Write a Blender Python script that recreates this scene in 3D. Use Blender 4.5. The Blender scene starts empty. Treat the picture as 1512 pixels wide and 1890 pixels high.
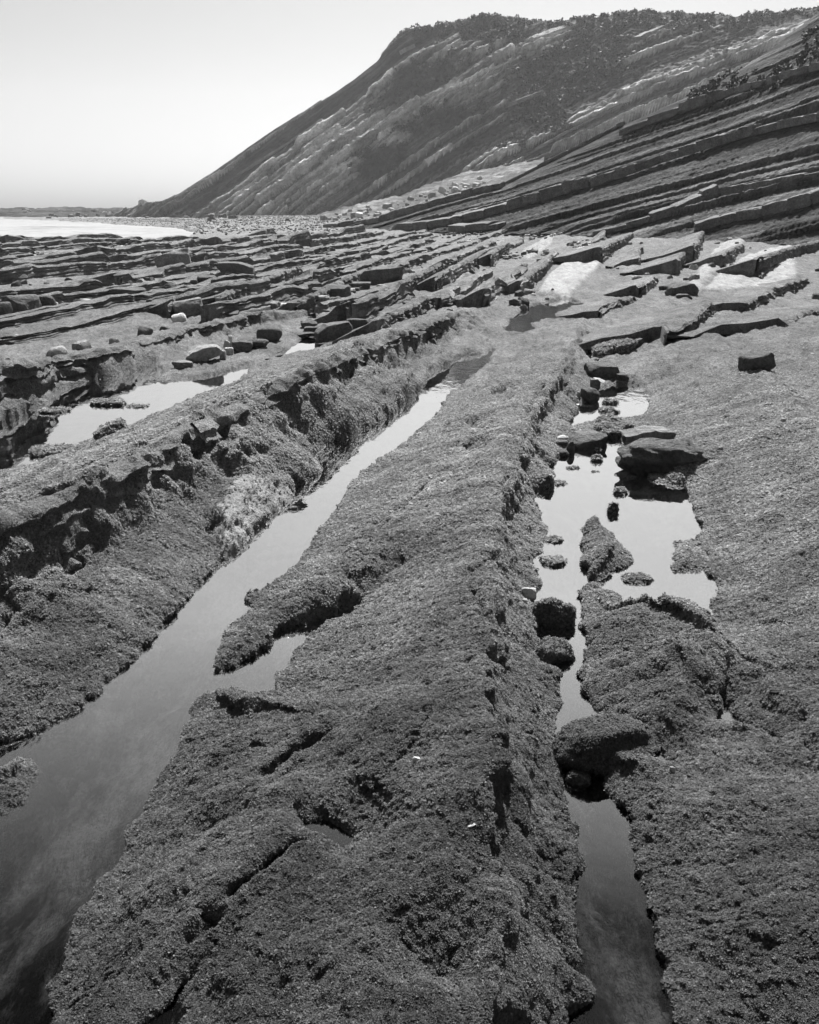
import bpy, bmesh, math, random
import numpy as np
from mathutils import Vector, Matrix

scene = bpy.context.scene
COL = scene.collection
R = math.radians

# ------------------------------------------------------------------ camera
W0, H0, F0, HC = 1512.0, 1890.0, 1637.0, 1.9
PITCH = math.atan(561.0 / F0)
CP, SP = math.cos(PITCH), math.sin(PITCH)
cd = bpy.data.cameras.new('camera')
cam = bpy.data.objects.new('camera', cd)
COL.objects.link(cam)
cam.location = (0, 0, HC)
cam.rotation_euler = (math.pi / 2 - PITCH, 0, 0)
cd.sensor_fit = 'VERTICAL'
cd.sensor_height = 36.0
cd.lens = F0 / H0 * 36.0
cd.clip_start = 0.05
cd.clip_end = 60000
scene.camera = cam

# ------------------------------------------------------------------ sky, sun, exposure (a red-filtered monochrome day)
SUN_AZ, SUN_EL = R(10), R(51)
world = bpy.data.worlds.new('World')
scene.world = world
world.use_nodes = True
wn = world.node_tree
bg = wn.nodes['Background']
sky = wn.nodes.new('ShaderNodeTexSky')
sky.sky_type = 'NISHITA'
sky.sun_disc = False
sky.sun_elevation = SUN_EL
sky.sun_rotation = SUN_AZ
sky.altitude = 0
sky.air_density = 1.0
sky.dust_density = 1.6
sky.ozone_density = 1.0
sep = wn.nodes.new('ShaderNodeSeparateColor')
mx = wn.nodes.new('ShaderNodeMath'); mx.operation = 'MULTIPLY'; mx.inputs[1].default_value = 0.7
mg = wn.nodes.new('ShaderNodeMath'); mg.operation = 'MULTIPLY_ADD'; mg.inputs[1].default_value = 0.3
cmb = wn.nodes.new('ShaderNodeCombineColor')
wn.links.new(sky.outputs[0], sep.inputs[0])
wn.links.new(sep.outputs[0], mx.inputs[0])
wn.links.new(sep.outputs[1], mg.inputs[0])
wn.links.new(mx.outputs[0], mg.inputs[2])
for k in range(3):
    wn.links.new(mg.outputs[0], cmb.inputs[k])
wn.links.new(cmb.outputs[0], bg.inputs['Color'])
bg.inputs['Strength'].default_value = 0.05
sd = bpy.data.lights.new('sun', 'SUN')
sd.energy = 5.0
sd.angle = R(0.6)
sd.color = (1, 1, 1)
sun = bpy.data.objects.new('sun', sd)
COL.objects.link(sun)
sv = Vector((math.sin(SUN_AZ) * math.cos(SUN_EL), math.cos(SUN_AZ) * math.cos(SUN_EL), math.sin(SUN_EL)))
sun.rotation_euler = sv.to_track_quat('Z', 'Y').to_euler()
scene.view_settings.view_transform = 'Standard'
scene.view_settings.look = 'None'
scene.view_settings.exposure = 1.2
scene.view_settings.gamma = 1.0
scene.render.engine = 'CYCLES'
scene.cycles.max_bounces = 6
scene.cycles.transparent_max_bounces = 12
scene.cycles.caustics_reflective = False
scene.cycles.caustics_refractive = False

# ------------------------------------------------------------------ numeric helpers
def ss(a, b, x):
    t = np.clip((x - a) / (b - a), 0, 1)
    return t * t * (3 - 2 * t)

def _h(ix, iy, iz, seed):
    h = (ix.astype(np.int64) * 374761393 + iy.astype(np.int64) * 668265263 + iz.astype(np.int64) * 2147483647 + seed * 974711) & 0xFFFFFFFF
    h = ((h ^ (h >> 13)) * 1274126177) & 0xFFFFFFFF
    h = ((h ^ (h >> 16)) * 2246822519) & 0xFFFFFFFF
    return ((h ^ (h >> 15)) & 0xFFFFFF) / float(0xFFFFFF)

def hsh(i, seed=0):
    i = np.asarray(i)
    return _h(i, np.zeros_like(i), np.zeros_like(i), seed)

def hsh2(i, j, seed=0):
    i = np.asarray(i); j = np.asarray(j)
    return _h(i, j, np.zeros_like(i), seed)

def vn2(x, y, seed=0):
    xi = np.floor(x); yi = np.floor(y)
    fx = x - xi; fy = y - yi
    fx = fx * fx * fx * (fx * (fx * 6 - 15) + 10); fy = fy * fy * fy * (fy * (fy * 6 - 15) + 10)
    xi = xi.astype(np.int64); yi = yi.astype(np.int64); z = np.zeros_like(xi)
    a = _h(xi, yi, z, seed); b = _h(xi + 1, yi, z, seed); c = _h(xi, yi + 1, z, seed); d = _h(xi + 1, yi + 1, z, seed)
    return (a + (b - a) * fx) * (1 - fy) + (c + (d - c) * fx) * fy

def vn3(x, y, z, seed=0):
    xi = np.floor(x); yi = np.floor(y); zi = np.floor(z)
    fx = x - xi; fy = y - yi; fz = z - zi
    fx = fx * fx * (3 - 2 * fx); fy = fy * fy * (3 - 2 * fy); fz = fz * fz * (3 - 2 * fz)
    xi = xi.astype(np.int64); yi = yi.astype(np.int64); zi = zi.astype(np.int64)
    def L(k):
        a = _h(xi, yi, zi + k, seed); b = _h(xi + 1, yi, zi + k, seed); c = _h(xi, yi + 1, zi + k, seed); d = _h(xi + 1, yi + 1, zi + k, seed)
        return (a + (b - a) * fx) * (1 - fy) + (c + (d - c) * fx) * fy
    return L(0) * (1 - fz) + L(1) * fz

def fbm2(x, y, o=4, seed=0, g=0.5, ridged=False):
    s = 0.0; a = 1.0; n = 0.0
    for k in range(o):
        ca, sa = math.cos(0.7 * k), math.sin(0.7 * k)
        v = vn2((x * ca - y * sa) * 2 ** k + 13.1 * k, (x * sa + y * ca) * 2 ** k + 7.7 * k, seed + k) * 2 - 1
        if ridged: v = 1 - 2 * np.abs(v)
        s = s + a * v; n += a; a *= g
    return s / n

def fbm3(x, y, z, o=3, seed=0, g=0.5):
    s = 0.0; a = 1.0; n = 0.0
    for k in range(o):
        s = s + a * (vn3(x * 2 ** k + 3.1 * k, y * 2 ** k + 9.7 * k, z * 2 ** k + 5.3 * k, seed + k) * 2 - 1); n += a; a *= g
    return s / n

def worley(x, y, seed=0, jit=0.9):
    xi = np.floor(x).astype(np.int64); yi = np.floor(y).astype(np.int64)
    d1 = np.full(x.shape, 9.0); d2 = np.full(x.shape, 9.0)
    for i in (-1, 0, 1):
        for j in (-1, 0, 1):
            px = xi + i + 0.5 + jit * (hsh2(xi + i, yi + j, seed) - 0.5)
            py = yi + j + 0.5 + jit * (hsh2(xi + i, yi + j, seed + 5) - 0.5)
            d = np.hypot(px - x, py - y)
            d2 = np.where(d < d1, d1, np.minimum(d2, d)); d1 = np.minimum(d1, d)
    return d1, d2

def unproj(px, py, z):
    px = np.asarray(px, float); py = np.asarray(py, float)
    a = px - W0 / 2; b = H0 / 2 - py
    X = a; Y = F0 * CP + b * SP; Z = -F0 * SP + b * CP
    s = (z - HC) / Z
    return X * s, Y * s

def at_dist(px, py, D):
    """point on the pixel's ray at horizontal depth D (world Y)"""
    a = px - W0 / 2; b = H0 / 2 - py
    s = D / (F0 * CP + b * SP)
    return Vector((a * s, D, HC + (-F0 * SP + b * CP) * s))

TH = math.atan(374.0 / (F0 * CP + 561 * SP))
CT, ST = math.cos(TH), math.sin(TH)
def ut(x, y): return x * CT - y * ST, x * ST + y * CT
def xy(u, t): return u * CT + t * ST, -u * ST + t * CT
def Pn(pts, level=0.0):
    a = np.array([p[:2] for p in pts], float)
    z = np.array([p[2] if len(p) > 2 else level for p in pts])
    x, y = unproj(a[:, 0], a[:, 1], z)
    return np.stack([x, y], 1), z

# ------------------------------------------------------------------ the strike-parallel break lines (pixel, height) that shape the near shelf
def strand(pts):
    p, z = Pn(pts); u, t = ut(p[:, 0], p[:, 1]); o = np.argsort(t)
    return t[o], u[o], z[o]
ST_ = [strand(s) for s in (
    [(-350, 800, .50), (0, 668, .50), (60, 668, .42), (100, 662, .31), (150, 655, .29), (230, 640, .28), (345, 606, .27), (500, 572, .25), (650, 545, .25)],          # crest of ridge behind left pool
    [(-350, 960, .0), (0, 785, .0), (85, 740, .02), (105, 712, .02), (230, 698, .03), (345, 648, .03), (470, 604, .05), (640, 563, .06)],            # its foot
    [(-350, 1050, .02), (0, 868, .02), (146, 816, .02), (265, 773, .02), (426, 706, .03), (560, 652, .05), (700, 596, .08), (800, 562, .1)],
    [(-350, 1120, .55), (0, 955, .55), (130, 898, .55), (240, 845, .54), (440, 742, .50), (520, 703, .56), (700, 628, .48), (800, 592, .42), (880, 560, .3)],   # main left ridge crest
    [(-350, 1390, .19), (0, 1155, .19), (200, 1012, .20), (330, 932, .22), (450, 862, .23), (560, 785, .22), (680, 708, .24), (790, 642, .17), (880, 602, .12)], # foot of its scarp
    [(-500, 1720, .05), (0, 1370, .05), (220, 1232, .05), (400, 1048, .05), (540, 915, .08), (640, 815, .08), (770, 735, .07), (850, 660, .08), (905, 620, .08)],
    [(-100, 2000, .06), (105, 1800, .06), (230, 1540, .06), (330, 1360, .06), (500, 1290, .10), (520, 1065, .06), (640, 925, .05), (780, 788, .05), (880, 690, .05), (915, 640, .06), (960, 590, .08)],
    [(380, 2050, .26), (560, 1800, .28), (620, 1550, .28), (660, 1350, .27), (740, 1150, .24), (800, 960, .22), (860, 820, .2), (930, 700, .18), (1000, 620, .15), (1040, 570, .13)],
    [(830, 2150, .34), (900, 1800, .35), (915, 1500, .36), (885, 1300, .36), (895, 1160, .36), (925, 1000, .34), (945, 870, .32), (985, 760, .29), (1040, 680, .26), (1062, 620, .24), (1085, 560, .2)],  # crest of central ridge
    [(900, 2150, .23), (955, 1800, .23), (965, 1500, .23), (930, 1300, .21), (925, 1160, .2), (942, 1000, .18), (960, 870, .17), (1005, 760, .17), (1055, 680, .16), (1075, 620, .15), (1095, 560, .13)],
    [(1030, 2150, .06), (1055, 1800, .06), (1045, 1500, .06), (1010, 1250, .05), (985, 1100, .05), (990, 950, .05), (1030, 840, .05), (1070, 740, .08), (1082, 660, .08), (1105, 570, .08)],
    [(1300, 2050, .05), (1200, 1700, .05), (1130, 1470, .05), (1090, 1290, .05), (1080, 1150, .05), (1090, 960, .04), (1120, 830, .04), (1110, 700, .05), (1100, 640, .06), (1120, 570, .08)],
    [(1500, 1900, .24), (1420, 1650, .23), (1380, 1380, .16), (1345, 1160, .06), (1290, 960, .05), (1210, 840, .06), (1195, 740, .06), (1180, 660, .1), (1160, 600, .12), (1150, 560, .14)],
    [(2000, 1800, .34), (1750, 1450, .3), (1600, 1200, .28), (1500, 1020, .26), (1400, 850, .25), (1320, 740, .25), (1270, 660, .25), (1220, 600, .22), (1190, 560, .2)],
    [(2500, 1700, .44), (1900, 1180, .42), (1700, 980, .42), (1512, 790, .40), (1430, 700, .38), (1345, 640, .36), (1290, 590, .3), (1240, 550, .25)],     # crest of the wide slab
    [(2600, 1660, .36), (1940, 1160, .33), (1730, 960, .33), (1528, 775, .31), (1440, 690, .30), (1352, 634, .29), (1295, 586, .26), (1245, 548, .22)],
    [(3600, 1500, .7), (2500, 1080, .62), (2000, 850, .6), (1700, 700, .55), (1512, 610, .5), (1420, 565, .42), (1330, 535, .35)],
)]

WATER = [  # (pixel outline, level)
 ([(-900,1560),(-400,1440),(-100,1400),(0,1375),(60,1362),(110,1338),(150,1305),(178,1285),(190,1262),(225,1235),(262,1205),(300,1152),(340,1105),(385,1070),(415,1032),(458,998),(475,969),(516,934),(540,916),(545,899),(583,879),(597,857),(570,847),(583,838),(612,816),(661,803),(685,788),(711,771),(740,753),(746,742),(769,736),(772,724),(784,704),(798,687),(833,672),(856,657),(899,653),(907,640),(909,655),(899,671),(875,691),(849,717),(828,731),(820,749),(792,777),(766,803),(728,832),(670,870),(650,896),(635,934),(618,955),(593,995),(543,1046),(482,1091),(452,1131),(417,1166),(397,1207),(384,1242),(432,1227),(482,1197),(528,1163),(568,1153),(623,1141),(668,1111),(668,1126),(648,1146),(578,1166),(548,1202),(533,1227),(505,1262),(513,1292),(442,1284),(397,1282),(352,1297),(347,1332),(322,1388),(287,1435),(296,1478),(226,1541),(211,1606),(166,1671),(116,1732),(106,1792),(100,1890),(60,2050),(-100,2300),(-900,2300)], 0.0),
 ([(1040,2300),(1045,2050),(1053,1890),(1058,1857),(1071,1817),(1033,1797),(1063,1762),(1074,1737),(1068,1691),(1058,1671),(1053,1641),(1071,1606),(1068,1556),(1048,1521),(1041,1475),(1033,1430),(1028,1405),(1035,1370),(1037,1335),(1031,1307),(1009,1267),(1011,1241),(997,1225),(993,1201),(985,1170),(997,1156),(1000,1140),(985,1120),(985,1095),(997,1076),(991,1054),(972,1044),(995,1018),(1003,989),(999,975),(1003,951),(995,933),(979,921),(983,909),(1015,899),(1020,876),(1007,864),(1027,848),(1040,836),(1060,815),(1085,800),(1106,806),(1144,802),(1157,825),(1162,845),(1198,863),(1202,890),(1229,896),(1262,894),(1275,947),(1285,972),(1305,1041),(1325,1071),(1330,1121),(1312,1146),(1275,1131),(1204,1121),(1149,1121),(1134,1101),(1104,1096),(1064,1098),(1074,1141),(1079,1202),(1084,1272),(1099,1307),(1108,1340),(1114,1400),(1124,1455),(1149,1541),(1179,1616),(1204,1707),(1219,1792),(1244,1888),(1290,2050),(1350,2300)], 0.0),
 ([(1106,721),(1139,710),(1191,713),(1194,744),(1189,769),(1164,770),(1106,776),(1045,789),(1065,766),(1061,748),(1085,742),(1095,728)], 0.0),
 ([(-500,960),(-250,860),(0,772),(60,755),(92,742),(92,712),(158,702),(213,696),(285,674),(303,682),(262,703),(300,708),(345,702),(400,692),(440,680),(466,674),(440,700),(345,737),(265,775),(200,800),(146,818),(85,850),(0,872),(-250,985),(-500,1090)], 0.0),
 ([(930,612),(946,590),(968,569),(991,562),(1044,551),(1075,560),(1105,580),(1070,592),(991,589),(978,596),(991,609),(957,620)], 0.02),
 ([(1080,657),(1088,640),(1110,630),(1152,625),(1125,640),(1097,655),(1092,664)], 0.02),
 ([(1190,634),(1223,627),(1314,628),(1345,634),(1317,645),(1251,639)], 0.06),
 ([(795,555),(845,556),(832,568),(800,572)], 0.05),
 ([(548,1505),(588,1513),(653,1548),(623,1564),(568,1537)], 0.20),
 ([(205,1900),(250,1866),(322,1815),(356,1800),(342,1832),(332,1900)], 0.14),
 ([(440,580),(470,565),(510,561),(565,570),(560,581),(500,584)], -0.02),
 ([(560,627),(590,620),(602,635),(570,646),(520,656),(478,668),(535,645)], 0.0),
 ([(272,536),(320,521),(362,509),(357,521),(310,533)], -0.1),
 ([(857,783),(879,781),(874,795),(877,806),(864,801)], 0.13),
 ([(858,830),(870,827),(882,845),(868,844)], 0.14),
 ([(908,728),(932,723),(920,738),(910,735)], 0.10),
 ([(1317,1285),(1332,1292),(1354,1301),(1372,1333),(1399,1377),(1367,1362),(1325,1349),(1325,1325),(1318,1306)], 0.04),
 ([(1184,1400),(1219,1383),(1243,1416),(1208,1408)], 0.05),
]
ISLANDS = [  # land inside the pools (pixel outline, height)
 ([(1078,968),(1100,960),(1118,970),(1136,985),(1152,1002),(1165,1020),(1150,1040),(1122,1050),(1108,1062),(1092,1068),(1085,1040),(1080,1000)], 0.11),
 ([(1070,1092),(1080,1076),(1100,1066),(1118,1074),(1114,1090),(1090,1098)], 0.04),
 ([(1244,996),(1285,988),(1305,1036),(1290,1050),(1244,1051)], 0.035),
 ([(-60,1540),(0,1505),(40,1475),(70,1412),(50,1395),(0,1420),(-100,1480)], 0.08),
]
BLOBS = [  # raised or sunk bedrock patches: outline, height change, edge width, pale tone
 ([(1090,1110),(1200,1118),(1270,1132),(1300,1160),(1345,1225),(1352,1250),(1330,1275),(1290,1262),(1250,1232),(1090,1225)], 0.16, .10, 0),
 ([(1086,1235),(1250,1225),(1278,1258),(1275,1320),(1255,1345),(1210,1325),(1100,1300)], 0.15, .08, 0),
 ([(350,1295),(440,1282),(520,1310),(600,1345),(590,1400),(520,1465),(480,1500),(400,1500),(330,1400)], 0.07, .08, 0),
 ([(700,1360),(860,1370),(900,1450),(940,1540),(900,1640),(720,1560),(650,1440)], 0.05, .12, 0),
 ([(240,1900),(250,1640),(400,1560),(545,1500),(560,1560),(520,1620),(440,1700),(330,1800)], 0.08, .09, 0),
 ([(1130,1420),(1230,1420),(1285,1480),(1270,1530),(1180,1545)], 0.10, .12, 0),
 ([(395,960),(450,905),(540,880),(590,860),(600,875),(545,905),(530,930),(470,975),(420,1000)], 0.06, .06, .9),
 ([(560,790),(690,720),(770,690),(775,730),(700,775),(600,810)], 0.10, .10, 0),
 ([(430,870),(480,845),(590,840),(600,858),(560,880),(440,900)], 0.07, .07, 0),
 ([(380,960),(405,955),(412,975),(385,978)], -0.10, .04, 0),
 ([(755,1835),(830,1822),(860,1850),(845,1900),(760,1900)], -0.12, .10, 0),
 ([(995,540),(1012,512),(1060,476),(1082,462),(1135,457),(1142,470),(1110,490),(1062,530),(1048,545)], 0.08, .12, 1.0),
 ([(1262,538),(1290,510),(1330,470),(1372,452),(1366,478),(1320,512),(1285,540)], 0.10, .15, .75),
 ([(1300,536),(1345,500),(1400,480),(1458,472),(1466,510),(1440,532),(1380,525),(1330,537)], 0.06, .15, .95),
 ([(860,478),(900,455),(932,450),(925,466),(880,492),(842,512)], 0.10, .1, .6),
 ([(960,470),(1000,450),(1022,446),(1015,462),(975,480)], 0.05, .1, .7),
 ([(740,575),(770,555),(800,548),(790,565),(750,585)], 0.03, .1, .55),
]
CRACKS = [  # outline, depth, half width
 ([(430,1705),(447,1691),(490,1660),(533,1621),(548,1612)], .10, .012), ([(365,1765),(392,1742)], .10, .02),
 ([(897,1760),(905,1720),(912,1690),(922,1655)], .08, .010), ([(985,815),(960,848),(942,862)], .09, .02), ([(975,1005),(940,1018)], .12, .03),
 ([(925,1068),(890,1098),(860,1112)], .08, .018), ([(880,1160),(888,1190),(882,1215)], .07, .016), ([(898,1212),(892,1240)], .06, .02),
 ([(1000,745),(985,770),(968,800)], .08, .02), ([(1060,660),(1042,690),(1020,715)], .07, .02), ([(960,870),(950,905),(930,945),(925,980)], .06, .012),
 ([(1140,1215),(1200,1218),(1248,1205)], .07, .02), ([(910,1270),(880,1300),(866,1310)], .06, .012), ([(905,690),(880,715),(860,760),(850,800)], .05, .02),
 ([(690,970),(740,940),(800,905)], .06, .02), ([(640,1000),(690,985),(720,965)], .06, .018), ([(1300,965),(1360,958)], .05, .012), ([(1310,1010),(1360,1000)], .04, .012),
 ([(1300,1125),(1380,1120),(1450,1122)], .04, .01), ([(1480,1380),(1500,1420),(1512,1440)], .06, .02), ([(230,985),(330,915),(430,850)], .06, .03), ([(0,1170),(120,1080),(240,990),(340,925),(420,870)], .06, .03),
 ([(640,1110),(690,1070),(740,1040)], .05, .02), ([(480,1480),(530,1450),(600,1395)], .07, .02), ([(800,640),(760,665),(700,700),(640,735)], .07, .02),
]
U_CR = np.array([-62, -53, -46, -40, -34.5, -29.5, -25, -21.5, -18.2, -15.2, -12.9, -11.2, -9.6, -8.0, -6.6, -5.3, -4.2, -3.2, -2.2, -1.2, -.2, 1.0, 2.4, 3.9, 5.6, 7.5, 9.8, 12.5, 16, 20, 25, 31, 38, 46, 60])
H_CR = np.array([.5, .5, .6, .5, .55, .55, .6, .5, .62, .62, .38, .34, .34, .34, .36, .36, .4, .42, .4, .42, .44, .42, .5, .55, .5, .45, .5, .5, .5, .5, .5, .5, .5, .5, .5])

def seg_dist(P, x, y, closed=True):
    best = np.full(x.shape, 1e9); bx = np.zeros_like(x); inside = np.zeros(x.shape, bool); n = len(P)
    for k in range(n if closed else n - 1):
        ax, ay = P[k]; cx, cy = P[(k + 1) % n]
        dx, dy = cx - ax, cy - ay; L = dx * dx + dy * dy + 1e-12
        s = np.clip(((x - ax) * dx + (y - ay) * dy) / L, 0, 1)
        ex = x - ax - s * dx; ey = y - ay - s * dy; d = ex * ex + ey * ey
        m = d < best; best = np.where(m, d, best)
        if closed:
            bx = np.where(m, ex * CT - ey * ST, bx)
            if abs(dy) > 1e-12:
                c = ((ay > y) != (cy > y)) & (x < dx * (y - ay) / dy + ax); inside ^= c
    d = np.sqrt(best)
    return np.where(inside, -d, d), bx / np.maximum(d, 1e-6)

def near_mask(P, x, y, m):
    return np.nonzero((x > P[:, 0].min() - m) & (x < P[:, 0].max() + m) & (y > P[:, 1].min() - m) & (y < P[:, 1].max() + m))[0]

WATER_W = [(Pn(p, l)[0], l) for p, l in WATER]
ISL_W = [(Pn(p, .02)[0], h) for p, h in ISLANDS]
def _bl(p):
    z = 0.12
    return Pn(p, z)[0]
BLOB_W = [(_bl(b[0]), b[1], b[2], b[3]) for b in BLOBS]
CRACK_W = [(_bl(c[0]), c[1], c[2]) for c in CRACKS]

def base_far(x, y, u, t):
    pxa = 756 + 1731 * x / np.maximum(y, .5)
    b = -.12 * ss(8, 30, y) * (1 - ss(500, 900, pxa))
    b = b + .55 * ss(14, 44, y) * ss(760, 1250, pxa) + .35 * ss(36, 75, y) * ss(420, 800, pxa)
    b = b + .5 * ss(5, 20, u)
    edge = 66 + 10 * ss(280, 420, pxa) + 150 * ss(340, 440, pxa)
    wob = 5 * fbm2(x * .05, y * .05, 3, 91)
    dfar = np.interp(pxa, (-400, 0, 150, 300, 370, 410), (420, 307, 230, 168, 128, 90))
    b = b - 3.0 * ss(edge - 2, edge + 8, y + wob) * (1 - ss(360, 430, pxa + 3 * wob)) * (1 - .72 * ss(dfar - 14, dfar + 8, y + 2.5 * wob))
    return b

def height(x, y, full=True):
    """shelf height and its attribute masks at world x, y"""
    u, t = ut(x, y)
    n = len(ST_)
    U = [np.interp(t, s[0], s[1]) for s in ST_]; Z = [np.interp(t, s[0], s[2]) for s in ST_]
    zs = Z[0].copy()
    wob = .06 * fbm2(x * 1.5, y * 1.5, 3, 41)
    uu = u + wob
    scarp = np.zeros_like(x)
    for k in range(n - 1):
        f = (uu - U[k]) / np.maximum(U[k + 1] - U[k], .03)
        m = f > 0
        fc = np.clip(f, 0, 1)
        fall = Z[k + 1] < Z[k] - .06
        fs = np.where(fall, fc ** .85, fc * (1.35 - .35 * fc))
        zs = np.where(m, Z[k] + (Z[k + 1] - Z[k]) * fs, zs)
        if k == 3: scarp = np.maximum(scarp, ss(-.75, .0, (uu - U[3]) / np.maximum(U[4] - U[3], .05)) * (1 - ss(.9, 1.4, f)))
    f = np.maximum(u - U[-1], 0)
    zs = zs + .12 * f * (1 - .5 * ss(0, 12, f))
    zc = .10 * fbm2(u * .5, t * .12, 3, 31) + .05 * fbm2(u * 1.6, t * .3, 3, 32)
    bf = base_far(x, y, u, t)
    zf = bf + zc
    wN = (1 - ss(12.5, 18.5, t + .1 * u)) * ss(-.9, -.1, u - U[0]) * (1 - .75 * ss(0, 5, u - U[-1]))
    z = zs * wN + zf * (1 - wN)
    pale = np.zeros_like(x)
    # weathered micro-ledges and hummocks of the weed-covered beds
    g = (u + .16 * fbm2(x * 1.1, y * 1.1, 3, 51)) / .42 + .9 * fbm2(t * .5, u * .5, 2, 52); gi = np.floor(g); gf = g - gi
    amp = hsh2(gi.astype(np.int64), np.floor(t * .9 + 5 * hsh(gi.astype(np.int64), 2)).astype(np.int64), 53)
    slab = ss(.2, 1.0, u - U[12]) * (1 - ss(0, .6, u - U[14]))
    z = z + wN * (1 - .75 * slab) * .055 * (np.where(gf < .85, gf / .85, (1 - gf) / .15) - .5) * amp
    z = z + wN * .028 * fbm2(u * 2.2, t * 3.4, 4, 54) * (1 - .4 * slab)
    # craggy pitted scarp of the main left ridge
    if full:
        d1, d2 = worley((u + .1 * fbm2(x * 3, y * 3, 2, 60)) * 5.2, t * 2.9, 61)
        z = z + scarp * wN * (-.10 * ss(.55, .0, d1) + .03 + .05 * fbm2(u * 9, t * 6, 3, 63))
    for P, dz, ew, pl in BLOB_W:
        ix = near_mask(P, x, y, .6 + ew * 2)
        if len(ix) == 0: continue
        d, _ = seg_dist(P, x[ix], y[ix])
        d = d + .35 * ew * fbm2(x[ix] * 3 / max(ew * 8, .5), y[ix] * 3 / max(ew * 8, .5), 3, 71)
        m = ss(ew, -ew * .6, d)
        z[ix] += dz * m
        if pl: pale[ix] = np.maximum(pale[ix], pl * ss(ew * .7, -ew * .3, d + .25 * ew * fbm2(x[ix] * 6, y[ix] * 6, 3, 72)) * (1 if pl > .6 else ss(-.35, .45, fbm2(u[ix] * 9, t[ix] * 2.5, 4, 73))))
    for P, dep, hw in CRACK_W:
        ix = near_mask(P, x, y, .3)
        if len(ix) == 0: continue
        d, _ = seg_dist(P, x[ix] + .03 * fbm2(x[ix] * 9, y[ix] * 9, 2, 75), y[ix] + .03 * fbm2(x[ix] * 9 + 40, y[ix] * 9, 2, 76), False)
        z[ix] -= dep * np.exp(-(d / hw) ** 2) * (.35 + .9 * vn2(x[ix] * 8, y[ix] * 8, 77))
    bed = np.zeros_like(x)
    for P, lv in WATER_W:
        sc = min(1.0, np.hypot(*(P.max(0) - P.min(0))) / 2.0)
        mg = 1.6 if sc > .9 else .12 + .3 * sc
        ix = near_mask(P, x, y, mg)
        if len(ix) == 0: continue
        xx = x[ix]; yy = y[ix]
        j = (.035 * fbm2(xx * 4, yy * 4, 3, 81) + .012 * fbm2(xx * 22, yy * 22, 2, 82)) * sc
        d, side = seg_dist(P, xx, yy)
        d = d + j
        d0 = (.09 + .24 * ss(-.2, .7, side)) * (.3 + .7 * sc)
        out = lv + np.maximum(z[ix] - lv, .02) * (1 - np.exp(-np.maximum(d, 0) / d0)) + .012 * ss(0, .02, d)
        fade = ss(mg, mg * .55, d)
        out = out * fade + z[ix] * (1 - fade)
        dep = (.05 + .17 * sc) * (1 - np.exp(d / (.28 * sc + .05))) + .02 + .03 * sc * fbm2(xx * 2.3, yy * 2.3, 3, 83)
        z[ix] = np.where(d > 0, np.where(bed[ix] > .02, z[ix], out), np.minimum(lv - dep, lv - .012))
        bed[ix] = np.maximum(bed[ix], ss(.01, -.03, d))
    for P, hh in ISL_W:
        ix = near_mask(P, x, y, .4)
        if len(ix) == 0: continue
        d, side = seg_dist(P, x[ix], y[ix])
        d = d + .02 * fbm2(x[ix] * 9, y[ix] * 9, 3, 85)
        zi = hh * (1 - np.exp(np.minimum(d, 0) / (.04 + .12 * ss(.2, -.6, side)))) * (.75 + .4 * vn2(x[ix] * 6, y[ix] * 6, 86)) - .25 * ss(0, .12, d)
        z[ix] = np.maximum(z[ix], zi); bed[ix] *= ss(-.01, .06, d)
    return z, pale, bed, wN, scarp

def grounds(px, py):
    """where the pixels' rays meet the shelf"""
    px = np.asarray(px, float); py = np.asarray(py, float); z = np.full(px.shape, .1)
    for _ in range(12):
        x, y = unproj(px, py, z)
        z = .5 * z + .5 * np.minimum(height(x, y)[0], 1.5)
    return [Vector(q) for q in zip(x, y, z)]

# ------------------------------------------------------------------ object helpers
def tag(o, label=None, cat=None, group=None, kind=None):
    if label: o['label'] = label
    if cat: o['category'] = cat
    if group: o['group'] = group
    if kind: o['kind'] = kind
    return o

def link(name, me, mat=None, parent=None):
    o = bpy.data.objects.new(name, me); COL.objects.link(o)
    if mat is not None and len(me.materials) == 0: me.materials.append(mat)
    if parent is not None: o.parent = parent
    return o

def np_mesh(name, V, Fq, smooth=True, attrs=None):
    me = bpy.data.meshes.new(name)
    k = Fq.shape[1]
    me.vertices.add(len(V)); me.vertices.foreach_set('co', np.ascontiguousarray(V, np.float32).ravel())
    me.loops.add(Fq.size); me.loops.foreach_set('vertex_index', np.ascontiguousarray(Fq, np.int32).ravel())
    me.polygons.add(len(Fq)); me.polygons.foreach_set('loop_start', np.arange(0, Fq.size, k, dtype=np.int32))
    me.polygons.foreach_set('use_smooth', np.full(len(Fq), smooth))
    for n, a in (attrs or {}).items():
        at = me.attributes.new(n, 'FLOAT', 'POINT'); at.data.foreach_set('value', np.ascontiguousarray(a, np.float32).ravel())
    me.update(calc_edges=True); me.validate()
    return me

def grid_faces(nr, nc):
    a = (np.arange(nr - 1)[:, None] * nc + np.arange(nc - 1)[None, :]).ravel()
    return np.stack([a, a + 1, a + nc + 1, a + nc], 1)

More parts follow.
